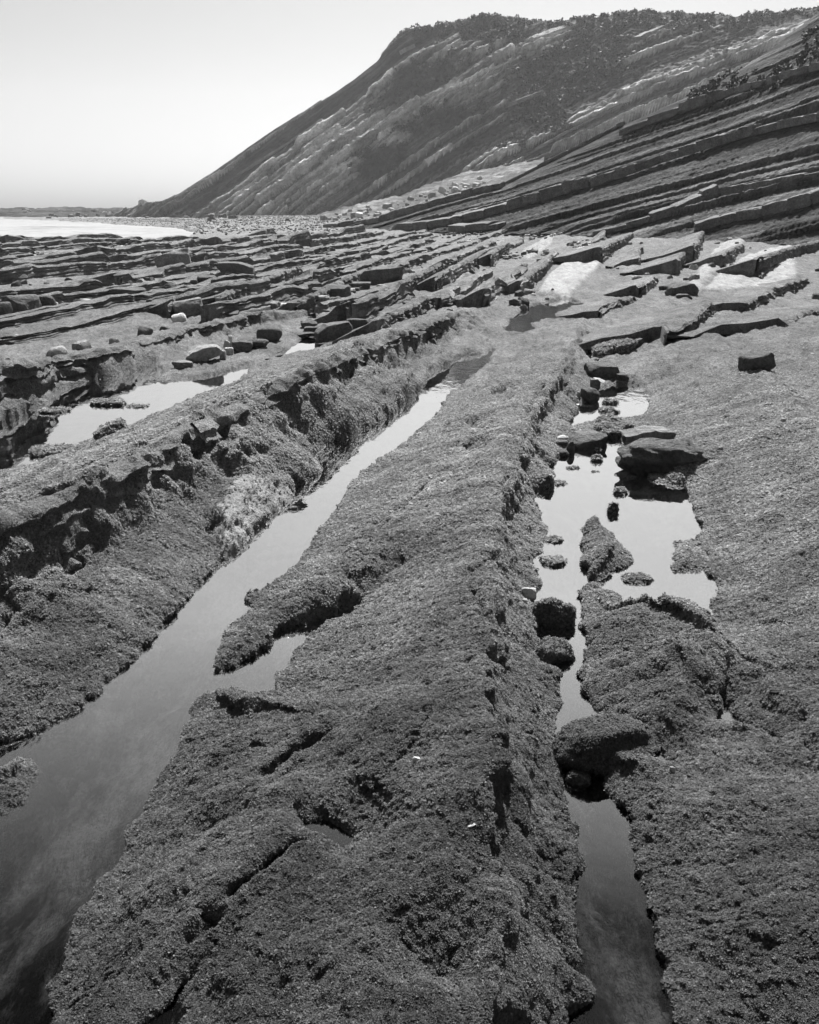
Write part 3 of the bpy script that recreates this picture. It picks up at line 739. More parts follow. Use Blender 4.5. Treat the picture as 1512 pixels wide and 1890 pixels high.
def add_ledges(LEDGES, FACE, owner):
    for li, (pts, h0, h1, (l0, l1), dep) in enumerate(LEDGES):
        a = np.array(pts, float); s = np.concatenate([[0], np.cumsum(np.hypot(*np.diff(a, axis=0).T))])
        me0 = bpy.data.objects.new('rock_layer', None); COL.objects.link(me0); me0.parent = owner
        q = 0.0
        while q < s[-1] - 5:
            L = rng.uniform(l0, l1); q1 = min(q + L, s[-1])
            P = [FACE.at(np.interp(v, s, a[:, 0]), np.interp(v, s, a[:, 1])) for v in (q, q1)]
            mid = (P[0] + P[1]) / 2; dx = P[1] - P[0]; ln = dx.length
            th = np.interp((q + q1) / 2, (0, s[-1]), (h0, h1)) / 1731 * mid.y * rng.uniform(.7, 1.12)
            X = dx.normalized(); Zb = Vector((-.12, -.10, 1)); Y = Zb.cross(X).normalized(); Z = X.cross(Y).normalized()
            out = rng.uniform(.04, .24)
            c = mid + Z * th * .5 + Y * (dep * .5 - out * min(1.2, dep))
            M = Matrix((X, Y, Z)).transposed().to_4x4()
            M = Matrix.Translation(c) @ M @ Matrix.Rotation(rng.uniform(-.04, .04), 4, 'Z') @ Matrix.Diagonal((ln * .5 * rng.uniform(.97, 1.03), dep * .5, th * .5, 1))
            o = link('stone_block', rng.choice(BLOCKS), None, me0); o.matrix_world = M
            q = q1
add_ledges(LEDGES, HILL, hill)
add_ledges(CLIFF_LEDGES, CLIFF, cliff)

# ------------------------------------------------------------------ weed tufts
def tuft_mesh(name, seed, n, ln, wd):
    rng_ = random.Random(seed); V = []; Fc = []
    for k in range(n):
        a = rng_.uniform(0, 2 * math.pi); lean = rng_.uniform(.4, 1.35); L = ln * rng_.uniform(.6, 1.2); w = wd * rng_.uniform(.6, 1.3)
        dx, dy = math.cos(a) * math.sin(lean), math.sin(a) * math.sin(lean); up = math.cos(lean)
        bx, by = rng_.gauss(0, .3) * ln, rng_.gauss(0, .3) * ln
        b = rng_.uniform(0, math.pi); px, py = math.cos(b) * w, math.sin(b) * w
        i = len(V)
        V += [(bx - px * .5, by - py * .5, -.15 * ln), (bx + px * .5, by + py * .5, -.15 * ln),
              (bx + dx * L * .55 + px, by + dy * L * .55 + py, up * L * .6), (bx + dx * L * .55 - px, by + dy * L * .55 - py, up * L * .6),
              (bx + dx * L * 1.15, by + dy * L * 1.15, up * L * .85)]
        Fc += [(i, i + 1, i + 2, i + 3), (i + 3, i + 2, i + 4)]
    me = bpy.data.meshes.new(name); me.from_pydata(V, [], Fc); me.materials.append(M_WEED)
    return me
TUFTS = [bpy.data.objects.new('tuft', tuft_mesh('tuft', 40 + k, 10, .0075, .0025)) for k in range(4)]
tuft_col = bpy.data.collections.new('tuft_source')
for o in TUFTS: tuft_col.objects.link(o)

def scatter_group(name, source, src_obj, dens_attr, dens_val, size_attr, size_val, smin, smax, keep):
    g = bpy.data.node_groups.new(name, 'GeometryNodeTree')
    g.interface.new_socket('Geometry', in_out='INPUT', socket_type='NodeSocketGeometry')
    g.interface.new_socket('Geometry', in_out='OUTPUT', socket_type='NodeSocketGeometry')
    A = g.nodes.new; Lk = g.links.new
    gi, go = A('NodeGroupInput'), A('NodeGroupOutput')
    if src_obj:
        oi = A('GeometryNodeObjectInfo'); oi.transform_space = 'RELATIVE'; oi.inputs['Object'].default_value = src_obj; geo = oi.outputs['Geometry']
    else: geo = gi.outputs[0]
    dp = A('GeometryNodeDistributePointsOnFaces'); Lk(geo, dp.inputs['Mesh'])
    if dens_attr:
        na = A('GeometryNodeInputNamedAttribute'); na.data_type = 'FLOAT'; na.inputs['Name'].default_value = dens_attr
        ml = A('ShaderNodeMath'); ml.operation = 'MULTIPLY'; ml.inputs[1].default_value = dens_val; Lk(na.outputs[0], ml.inputs[0]); Lk(ml.outputs[0], dp.inputs['Density'])
    else: dp.inputs['Density'].default_value = dens_val
    ci = A('GeometryNodeCollectionInfo'); ci.inputs['Collection'].default_value = source; ci.inputs['Separate Children'].default_value = True; ci.inputs['Reset Children'].default_value = True
    ip = A('GeometryNodeInstanceOnPoints'); Lk(dp.outputs['Points'], ip.inputs['Points']); Lk(ci.outputs[0], ip.inputs['Instance']); ip.inputs['Pick Instance'].default_value = True
    rv = A('FunctionNodeRandomValue'); rv.data_type = 'FLOAT'; rv.inputs[2].default_value = smin; rv.inputs[3].default_value = smax
    sc = rv.outputs[1]
    if size_attr:
        nb = A('GeometryNodeInputNamedAttribute'); nb.data_type = 'FLOAT'; nb.inputs['Name'].default_value = size_attr
        m2 = A('ShaderNodeMath'); m2.operation = 'MULTIPLY'; Lk(nb.outputs[0], m2.inputs[0]); Lk(sc, m2.inputs[1]); sc = m2.outputs[0]
    else:
        m2 = A('ShaderNodeMath'); m2.operation = 'MULTIPLY'; m2.inputs[1].default_value = size_val; Lk(sc, m2.inputs[0]); sc = m2.outputs[0]
    Lk(sc, ip.inputs['Scale'])
    rr = A('FunctionNodeRandomValue'); rr.data_type = 'FLOAT_VECTOR'; rr.inputs[0].default_value = (-.3, -.3, 0); rr.inputs[1].default_value = (.3, .3, 6.28)
    ro = A('FunctionNodeRotateRotation') if hasattr(bpy.types, 'FunctionNodeRotateRotation') else None
    if ro is not None:
        ro.rotation_space = 'LOCAL'; Lk(dp.outputs['Rotation'], ro.inputs[0])
        e2r = A('FunctionNodeEulerToRotation'); Lk(rr.outputs[0], e2r.inputs[0]); Lk(e2r.outputs[0], ro.inputs[1]); Lk(ro.outputs[0], ip.inputs['Rotation'])
    if keep:
        j = A('GeometryNodeJoinGeometry'); Lk(gi.outputs[0], j.inputs[0]); Lk(ip.outputs[0], j.inputs[0]); Lk(j.outputs[0], go.inputs[0])
    else: Lk(ip.outputs[0], go.inputs[0])
    return g
G_TURF = scatter_group('turf_scatter', tuft_col, shelf, 'tuft', 1.0, 'tsize', 1, .7, 1.35, False)
turf = link('seaweed_turf', bpy.data.meshes.new('seaweed_turf'))
turf.modifiers.new('scatter', 'NODES').node_group = G_TURF
tag(turf, 'short dark seaweed turf covering the near rock beds', 'seaweed', None, 'stuff')
G_ROCK = {}
def weed_cover(o, size, dens):
    key = (round(size, 2), dens)
    if key not in G_ROCK: G_ROCK[key] = scatter_group('rock_weed', tuft_col, None, None, dens, None, size, .7, 1.3, True)
    o.modifiers.new('weed', 'NODES').node_group = G_ROCK[key]

# ------------------------------------------------------------------ loose rocks (pixel of base centre, width and height in pixels, look)
def place_rock(g, px, py, w, h, kind, label, e=4.0, yaw=0.0, tilt=(0, 0), deep=.8, seed=None, z=None, group=None, cat='rock', name='boulder', beds=0., nz=.05, planes=6, sink=.18, res=7, weed=0):
    if z is not None:
        x, y = unproj(px, py, z); g = Vector((float(x), float(y), z))
    elif g.z < .005:
        x, y = unproj(px, py, 0.0); g = Vector((float(x), float(y), -.015))
    pxm = g.y / (F0 * CP + (H0 / 2 - py) * SP)          # metres per pixel there
    wm, hm = w * pxm, h * pxm
    el = math.atan2(HC - g.z, g.y)
    dm = wm * deep
    hm = max(.25 * hm, (hm - dm * .8 * math.sin(el)) / math.cos(el)) if h > w * .12 else hm
    seed = seed if seed is not None else int(px * 7 + py * 13)
    if kind == 'w': nz = .13; res = max(res, 9)
    elif nz == .05: nz = .085
    if name == 'boulder' and max(w, h) < 40: name = 'stone'; cat = 'stone'
    me = rock_mesh(name, seed, e, 6, planes, nz, beds, res)
    mat = {'d': M_DARK, 'm': M_MID, 'p': M_PALE, 'w': M_DARK}[kind]
    me.materials.append(mat)
    o = link(name, me)
    o.scale = (wm / 2, dm / 2, hm / 2 * (1 + sink))
    o.location = (g.x, g.y + dm * .35, g.z + hm * .5 * (1 - sink))
    o.rotation_euler = (tilt[0], tilt[1], yaw)
    tag(o, label, cat, group)
    if kind == 'w':
        r = g.length
        # bake the scale so the weed keeps its own size
        me.transform(Matrix.Diagonal((*o.scale, 1))); o.scale = (1, 1, 1)
        weed_cover(o, float(np.clip(r / 3.4, .8, 3.0)), int(105000 / max(r, 1.8) ** 2 * .9))
    return o

ROCKS = [
 # px, py(base), w, h, kind, label, extra
 (1237, 868, 168, 66, 'd', 'long layered dark boulder lying at the top right shore of the pale pool', dict(e=2.7, deep=.5, beds=.05, yaw=-.10, tilt=(.05, -.05), seed=15, nz=.13, res=18, sink=.35, planes=5)),
 (1196, 826, 96, 46, 'm', 'boulder with pale speckled top wedged behind the long layered boulder', dict(e=3.4, deep=.8, yaw=.2, tilt=(0, .06), seed=21, res=12, nz=.11, sink=.3)),
 (1082, 826, 66, 42, 'd', 'dark wedge-shaped block at the top left corner of the pale pool', dict(e=6, deep=1.0, yaw=.35, tilt=(0, -.1), res=9)),
 (1135, 804, 62, 38, 'w', 'weedy tilted slab closing the top of the pale pool', dict(e=5, deep=1.1, yaw=.45, tilt=(.15, -.2), res=9)),
 (1034, 842, 38, 20, 'd', 'small flat dark stone at the left edge of the pale pool below the white stone', dict(e=3, yaw=-.4)),
 (1054, 838, 16, 28, 'd', 'small upright dark stone beside the wedge-shaped block', dict(e=3)),
 (1037, 812, 26, 10, 'p', 'small white stone left of the wedge-shaped block', dict(e=3, yaw=.5)),
 (1040, 824, 26, 14, 'd', 'small dark round stone below the white stone by the pool', dict(e=3)),
 (1026, 849, 22, 7, 'm', 'grey sliver of stone at the waterline of the pale pool', dict(e=3, yaw=-.5)),
 (1115, 696, 58, 30, 'd', 'flat topped block with black front overhanging the narrow upper pool', dict(e=8, deep=.8, yaw=.1, tilt=(0, -.08), res=9)),
 (1150, 702, 26, 14, 'd', 'small dark block right of the flat topped black block', dict(e=7, yaw=.3)),
 (1099, 716, 18, 18, 'm', 'small grey angular stone in front of the flat topped black block', dict(e=5)),
 (1112, 706, 34, 7, 'p', 'pale sliver of stone leaning below the flat topped black block', dict(e=3, yaw=-.5, tilt=(0, .4))),
 (1088, 742, 42, 32, 'd', 'round dark boulder standing in the narrow upper pool', dict(e=2.6, res=9)),
 (1068, 731, 9, 9, 'p', 'tiny round pale pebble left of the round dark boulder', dict(e=2.4)),
 (1080, 748, 34, 6, 'p', 'thin pale stone edge under the round dark boulder', dict(e=3, yaw=-.3, tilt=(0, .15))),
 (1127, 745, 30, 14, 'w', 'low weedy stone in the middle of the narrow upper pool', dict(e=2.6, sink=.5)),
 (1126, 762, 38, 15, 'w', 'second low weedy stone nearer the tilted slab', dict(e=2.6, sink=.5)),
 (1403, 684, 58, 34, 'd', 'single square block resting on the wide smooth slab on the right', dict(e=3.6, deep=.8, yaw=.25, tilt=(.0, -.12), res=10, planes=1, nz=.06, seed=4)),
 (1447, 778, 9, 7, 'p', 'tiny white stone in the crack of the wide slab', dict(e=3)),
 (1166, 642, 46, 16, 'd', 'dark thin slab propped on the ledge above the flat topped block', dict(e=8, yaw=.2, tilt=(0, -.25))),
 (1135, 650, 100, 22, 'w', 'long weedy slab above the flat topped black block', dict(e=6, deep=.5, yaw=.35, tilt=(0, -.18), res=9)),
 (1087, 632, 24, 10, 'd', 'small dark block at the upper end of the central ridge', dict(e=7)),
 # pool islets
 (1104, 852, 24, 17, 'w', 'round weed tuft rock near the top of the pale pool', dict(e=2.4, sink=.5)),
 (1059, 866, 27, 11, 'w', 'flat weed tuft rock left of the round one in the pale pool', dict(e=2.4, sink=.5)),
 (1099, 872, 17, 7, 'w', 'smallest weed tuft rock, just below the round one in the pale pool', dict(e=2.4, sink=.5)),
 (1105, 830, 12, 7, 'w', 'tiny weed tuft rock in front of the tilted slab in the pale pool', dict(e=2.4, sink=.5)),
 (1148, 912, 29, 19, 'w', 'pointed weed tuft rock in the centre of the pale pool', dict(e=2.4, sink=.5)),
 (1133, 947, 21, 26, 'w', 'tall weed tuft rock just above the long islet in the pale pool', dict(e=2.4, sink=.4)),
 (1180, 1077, 60, 28, 'w', 'broad weed tuft rock right of the long islet in the pale pool', dict(e=2.4, sink=.5, res=9)),
 (1030, 895, 32, 14, 'w', 'weedy stone poking from the left bank of the pale pool', dict(e=2.6, sink=.4)),
 (1004, 902, 42, 34, 'w', 'lumpy weedy rock on the left bank of the pale pool', dict(e=2.8, res=9)),
 (1015, 979, 21, 6, 'w', 'thin floating patch of weed on rock off the left bank', dict(e=2.4, sink=.5)),
 (1022, 1002, 46, 20, 'w', 'upper of two pointed weedy stones on the left bank of the pale pool', dict(e=2.4, sink=.4, res=9)),
 (1026, 1044, 62, 28, 'w', 'lower and larger of two pointed weedy stones on the left bank', dict(e=2.4, sink=.35, res=9)),
 (978, 1046, 22, 18, 'd', 'small dark rounded stone behind the larger pointed weedy stone', dict(e=2.6)),
 (984, 1027, 34, 8, 'm', 'flat grey stone between the two pointed weedy stones', dict(e=5, yaw=.2)),
 (1010, 1013, 30, 7, 'm', 'flat pale grey stone awash between the two pointed weedy stones', dict(e=4, sink=.6)),
 (976, 1104, 28, 24, 'p', 'white angular stone perched above the weedy boulder', dict(e=4)),
 (968, 1112, 12, 9, 'p', 'tiny white chip left of the white angular stone', dict(e=4)),
 (1022, 1155, 84, 78, 'w', 'upper of two weedy boulders in the narrow right channel', dict(e=2.2, deep=.95, yaw=.5, res=14, planes=3, sink=.8)),
 (1026, 1222, 76, 60, 'w', 'lower of two weedy boulders in the narrow right channel', dict(e=2.1, deep=.9, res=14, planes=3, sink=.8)),
 (1128, 1400, 200, 96, 'w', 'largest weedy boulder blocking the right channel', dict(e=2.1, deep=.62, yaw=.15, res=16, planes=2, seed=77, sink=1.0)),
 (1069, 1446, 44, 36, 'w', 'small weedy stone in the water below the largest weedy boulder', dict(e=2.5, sink=.4, res=9)),
 (1192, 1392, 70, 30, 'w', 'low weedy rock against the right end of the largest weedy boulder', dict(e=2.6, sink=.3, res=9)),
 (1242, 1426, 11, 13, 'p', 'tiny pale pebble beside the small puddle right of the largest boulder', dict(e=2.5)),
 (1208, 1386, 10, 7, 'p', 'tiny pale pebble behind the largest weedy boulder', dict(e=2.5)),
 (1324, 1316, 14, 11, 'p', 'pale pebble in the narrow puddle on the right', dict(e=2.5)),
 (1092, 1716, 50, 40, 'm', 'smooth submerged stone in the right channel near the bottom', dict(e=2.4, z=-.10)),
 (1078, 1884, 44, 36, 'm', 'smooth submerged stone at the bottom edge in the right channel', dict(e=2.4, z=-.12)),
 (768, 1412, 16, 18, 'p', 'small pale shell-like stone on the central weed ridge', dict(e=3)),
 (868, 1524, 22, 5, 'p', 'thin pale sliver on the central weed ridge', dict(e=3, yaw=.4)),
 # left channel
 (541, 940, 16, 13, 'm', 'small angular stone at the left channel bank', dict(e=3.0, planes=9)),
 (505, 960, 44, 10, 'm', 'flat stone under water beside the left channel bank, uppermost', dict(e=3, z=-.05, yaw=.2)),
 (492, 976, 50, 11, 'm', 'flat stone under water beside the left channel bank, second from top', dict(e=3, z=-.06, yaw=.1)),
 (500, 992, 46, 11, 'm', 'flat stone under water beside the left channel bank, third from top', dict(e=3, z=-.07)),
 (486, 1008, 40, 10, 'm', 'flat stone under water beside the left channel bank, fourth from top', dict(e=3, z=-.07, yaw=.3)),
 (482, 1030, 46, 16, 'm', 'flat stone under water beside the left channel bank, lowest', dict(e=3, z=-.08, yaw=.4)),
 # left pool
 (197, 748, 62, 14, 'w', 'flat weedy rock in the middle of the far left pool', dict(e=5, deep=.5, sink=.4)),
 (254, 752, 40, 8, 'w', 'thin weedy rock right of the flat one in the far left pool', dict(e=4, deep=.5, sink=.5)),
 (206, 806, 64, 28, 'w', 'tilted dark block at the right shore of the far left pool', dict(e=6, deep=.6, yaw=.45, tilt=(0, -.15), res=9)),
 (106, 838, 96, 24, 'w', 'long low weedy rock on the near shore of the far left pool', dict(e=4, deep=.5, yaw=.3, sink=.4, res=9)),
 (96, 762, 52, 14, 'w', 'low weedy rock at the foot of the stacked blocks by the far left pool', dict(e=4, sink=.5)),
 (374, 664, 64, 28, 'm', 'pale grey broken block above the far left pool', dict(e=6, deep=.7, yaw=.2, tilt=(0, -.1), res=9)),
 (334, 678, 40, 14, 'm', 'flat grey slab left of the pale grey broken block', dict(e=6, yaw=.2)),
 (426, 640, 7, 20, 'p', 'tall white stone shard standing by the dark blocks', dict(e=5, planes=3)),
 (418, 644, 10, 15, 'p', 'shorter white stone shard leaning beside the tall one', dict(e=5, planes=3, tilt=(0, .3))),
 (422, 654, 16, 13, 'p', 'pale angular stone at the foot of the white shards', dict(e=5)),
 (411, 660, 12, 14, 'p', 'pale stone chip against the pale grey broken block', dict(e=5)),
 (447, 648, 38, 20, 'd', 'square dark block right of the white shards', dict(e=6)),
 (474, 640, 40, 16, 'd', 'low rounded dark stone right of the square dark block', dict(e=3)),
 (496, 630, 48, 30, 'd', 'high rounded dark boulder behind the low dark stone', dict(e=3)),
 (614, 628, 66, 34, 'd', 'large flat topped dark boulder beside the bright wet gravel', dict(e=6, deep=.7, yaw=.25, tilt=(0, -.12), res=9)),
 (668, 610, 58, 24, 'd', 'dark boulder behind the right end of the flat topped boulder', dict(e=5, yaw=.1)),
 (570, 604, 30, 14, 'd', 'small dark stone left of the flat topped boulder, upper of two', dict(e=3)),
 (578, 614, 34, 12, 'd', 'small dark stone left of the flat topped boulder, lower of two', dict(e=4)),
 (560, 622, 44, 10, 'd', 'low slab left of the flat topped boulder near the wet gravel', dict(e=5)),
 (621, 552, 48, 28, 'd', 'dark slanted boulder above the rubble pool', dict(e=4, yaw=-.2)),
 (588, 549, 28, 20, 'd', 'dark boulder left of the slanted boulder at the rubble pool', dict(e=4)),
 (597, 563, 24, 18, 'm', 'block with a white side below the slanted boulder', dict(e=7)),
 (618, 560, 20, 12, 'm', 'small grey block right of the white sided block', dict(e=5)),
 (651, 545, 12, 10, 'd', 'small dark cube right of the slanted boulder', dict(e=6)),
 (666, 533, 46, 16, 'd', 'rounded dark slab under the big long block', dict(e=4)),
 (703, 524, 84, 30, 'd', 'big long dark block with square ends on the mid shore', dict(e=8, deep=.4, yaw=.15, tilt=(0, -.1), res=9)),
 (562, 574, 44, 13, 'p', 'flat pale slab lying in the rubble pool', dict(e=5)),
 (528, 574, 22, 16, 'p', 'white pointed stone in the rubble pool', dict(e=5, planes=3)),
 (459, 572, 9, 15, 'p', 'white chip at the left end of the rubble pool', dict(e=5, planes=3)),
 (557, 534, 14, 9, 'p', 'white stone above the rubble pool', dict(e=4)),
 (494, 566, 38, 13, 'm', 'grey rubble stone at the back of the rubble pool', dict(e=4)),
 (413, 584, 52, 12, 'd', 'low dark slab left of the rubble pool', dict(e=6, yaw=.05)),
 (433, 506, 72, 24, 'd', 'big rounded slab of rock on the mid left shore', dict(e=4, deep=.5, yaw=.15)),
 (233, 545, 62, 17, 'd', 'low dark boulder on the left shore beside the bright strip of water', dict(e=4, deep=.5)),
 (315, 533, 26, 11, 'd', 'small dark stone on the bright strip of water', dict(e=3)),
 (357, 523, 13, 8, 'd', 'tiny dark stone at the right end of the bright strip of water', dict(e=3)),
 (381, 518, 34, 12, 'd', 'dark stone above the right end of the bright strip of water', dict(e=4)),
 (32, 578, 62, 36, 'd', 'layered dark block at the far left edge of the shore', dict(e=6, deep=.8, beds=.03, res=9)),
 (77, 572, 42, 28, 'd', 'rounded dark block right of the layered block at the left edge', dict(e=3.5)),
 (4, 590, 30, 34, 'd', 'dark block cut by the left edge of the picture', dict(e=5)),
 (151, 560, 34, 11, 'p', 'flat pale stone in the gravel on the left shore', dict(e=4)),
 (99, 570, 14, 14, 'p', 'small pale pointed stone right of the rounded dark block', dict(e=4)),
 (31, 623, 10, 8, 'p', 'white triangular chip near the left edge', dict(e=5, planes=3)),
 (13, 626, 16, 6, 'p', 'flat white chip at the left edge', dict(e=5)),
 (317, 488, 62, 26, 'm', 'squared slab of broken bed standing on the left shore skyline', dict(e=7, deep=.5, yaw=.2, tilt=(0, -.15))),
 (345, 584, 54, 32, 'm', 'pair-split ridge block above the smooth left bed', dict(e=6, yaw=.2, tilt=(0, -.15))),
 (1262, 545, 50, 24, 'd', 'dark block under the bright tilted slabs on the right', dict(e=6, yaw=.1, res=9)),
 (1262, 552, 32, 10, 'd', 'low dark stone in front of the block under the bright slabs', dict(e=5)),
]
for g_, (px, py, w, h, k, lab, kw) in zip(grounds([q[0] for q in ROCKS], [q[1] for q in ROCKS]), ROCKS):
    place_rock(g_, px, py, w, h, k, lab, **kw)

# ------------------------------------------------------------------ upturned beds of the mid shore: each run of a bed is a piece of the shelf
PROF = [(-1.0, -.25), (-.75, .12), (-.5, .42), (-.28, .70), (-.10, .92), (-.02, 1.0)]      # dip slope, u in widths, z in heights
FACE_ = [(.02, .93), (.05, .84), (.015, .74), (.05, .62), (.0, .55), (.045, .40), (.06, .26), (.02, .20), (.09, .06), (.12, -.45)]   # scarp, u in metres
FZ = np.array(FACE_); _f = np.linspace(0, len(FZ) - 1, 19)
FACE_ = list(zip(np.interp(_f, np.arange(len(FZ)), FZ[:, 0]), np.interp(_f, np.arange(len(FZ)), FZ[:, 1])))
def ridge_mesh(uc, t0, t1, w, h, seed, dens, upath=None, zpath=None, pit=0.0, push=.10, taper=True):
    n = max(8, int((t1 - t0) / dens)); T = np.linspace(t0, t1, n)
    i0 = np.full(n, seed, np.int64)
    L = 1.0 + 1.4 * float(hsh(np.array([seed]), 2)[0])
    blk = np.floor((T + .25 * fbm2(T, T * 0 + seed, 2, 5)) / L).astype(np.int64)
    off = .16 * (hsh2(i0, blk, 6) - .5) + .14 * fbm2(T * .12 + seed, T * 0, 2, 7)
    hh = (.3 if callable(h) else h) * (.55 + .55 * hsh2(i0, blk, 8)) * (.8 + .5 * vn2(T * .25 + seed * 3.1, T * 0, 9))
    gap = np.minimum(np.abs(((T / L) % 1) - .0), np.abs(((T / L) % 1) - 1.0)) * L
    if upath is not None: uc = upath(T) + push; hh = (h(T) if callable(h) else h) * (.94 + .12 * hsh2(i0, blk, 8)); off = off * .25
    bx, by = xy(uc + off - .4 * w, T); base = height(bx, by)[0] if zpath is None else zpath(T) - hh + .02
    if taper:
        hh = hh * (.2 + .8 * ss(0, .8, t1 - T))
        T = T.copy(); T[0] = T[1] - .03; hh[0] = -.3 * h                    # broken near end
    prof = [(p[0] * w, p[1]) for p in PROF] + FACE_
    m = len(prof); V = np.zeros((n, m, 3))
    for k, (pu, pz) in enumerate(prof):
        u = uc + off + pu; z = base + hh * pz
        if k >= len(PROF) - 1: u = u - .06 * np.exp(-(gap / .07) ** 2)
        x, y = xy(u, T + (.9 * (float(hsh(np.array([k // 2 + seed]), 17)[0]) - .5) * np.exp(-(T - t0) / .7) if taper else 0))
        V[:, k] = np.stack([x, y, z], 1)
    P = V.reshape(-1, 3)
    kk = np.tile(np.arange(m), n)
    top = (kk < len(PROF)).astype(float)
    q = .028 * (1 + .012 * t0)
    P = P + .014 * np.stack([fbm3(P[:, 0] * 10 + 7 * c, P[:, 1] * 5, P[:, 2] * 14, 3, 120 + c) for c in range(3)], 1) * (1 + .03 * t0)
    a = [fbm3(P[:, 0] * 2.6 + 17 * c, P[:, 1] * 2.6, P[:, 2] * 5 + seed, 4, 20 + c) for c in range(3)]
    P = P + q * np.stack(a, 1) * np.array([2.0, 1.2, 1.3])
    if pit:
        tt = np.repeat(T, m)
        d1, d2 = worley(tt * 3.3 + .4 * fbm2(tt * 2, P[:, 2] * 4, 2, 3), P[:, 2] * 6.0 + P[:, 0] * 1.3, 44)
        f = ss(len(PROF) - 3.5, len(PROF), kk)
        dd = pit * f * (ss(.55, .1, d1) - .25) ; P = P - np.stack([dd * CT, -dd * ST, dd * .45], 1)
        P = P + (f * .05)[:, None] * np.stack([fbm3(P[:, 0] * 9 + 5 * c, P[:, 1] * 9, P[:, 2] * 9, 3, 50 + c) for c in range(3)], 1)
    pale = (.75 * ss(.1, .45, fbm2(P[:, 0] * .5, P[:, 1] * .25, 3, 25)) * (.25 + .75 * ss(-7, -3, np.full(len(P), np.mean(uc)))) * ss(15, 20, P[:, 1])) * (.4 + .6 * (1 - top))
    weed = np.clip(.95 - .55 * ss(-.2, .4, fbm2(P[:, 0] * .4, P[:, 1] * .2, 3, 26)), 0, 1) * (1 - .6 * pale)
    if upath is not None: weed = np.ones(len(P))
    me = np_mesh('rock_ridge', P, grid_faces(n, m)[:, ::-1], True, {'weed': weed, 'pale': pale * .8, 'bed': np.zeros(len(P))})
    me.set_sharp_from_angle(angle=R(34))
    return me
TRACED = [  # crest lines seen in the picture (near end first), face height, width of the dip slope
 ([(1225, 612), (1277, 589), (1318, 552)], .28, 1.6), ([(1249, 480), (1272, 456)], .4, 1.5), ([(1280, 454), (1306, 417)], .5, 1.8),
 ([(1108, 458), (1140, 444), (1170, 430)], .4, 2.0), ([(1440, 592), (1512, 570), (1580, 552)], .2, 1.5), ([(1330, 470), (1374, 450)], .35, 1.2),
 ([(1105, 572), (1140, 556), (1178, 542)], .16, 1.0), ([(905, 470), (934, 448)], .45, 1.2), ([(800, 512), (868, 478), (900, 458)], .4, 1.0), ([(690, 548), (760, 512), (820, 484)], .38, 1.0),
 ([(545, 560), (640, 515), (690, 492)], .42, 1.2), ([(400, 548), (470, 520), (560, 490)], .4, 1.4), ([(700, 592), (770, 558), (800, 540)], .3, .8), ([(960, 520), (1005, 488), (1030, 462)], .35, .9),
 ([(1180, 530), (1215, 505)], .25, 1.2), ([(1380, 560), (1440, 530), (1500, 510)], .22, 1.5), ([(1400, 478), (1470, 455), (1530, 440)], .4, 1.5),
]
def strand_ridge(k, t0, t1, seed, drop, pit=0.0, push=.10, dens=.04, cover=0):
    tt, uu, zz = ST_[k]
    me = ridge_mesh(0.0, t0, t1, .9, drop, seed, dens, lambda T: np.interp(T, tt, uu), lambda T: np.interp(T, tt, zz), pit, push, False)
    o = link('rock_ridge', me, M_SHELF, shelf)
    if cover: weed_cover(o, 1.0, cover)
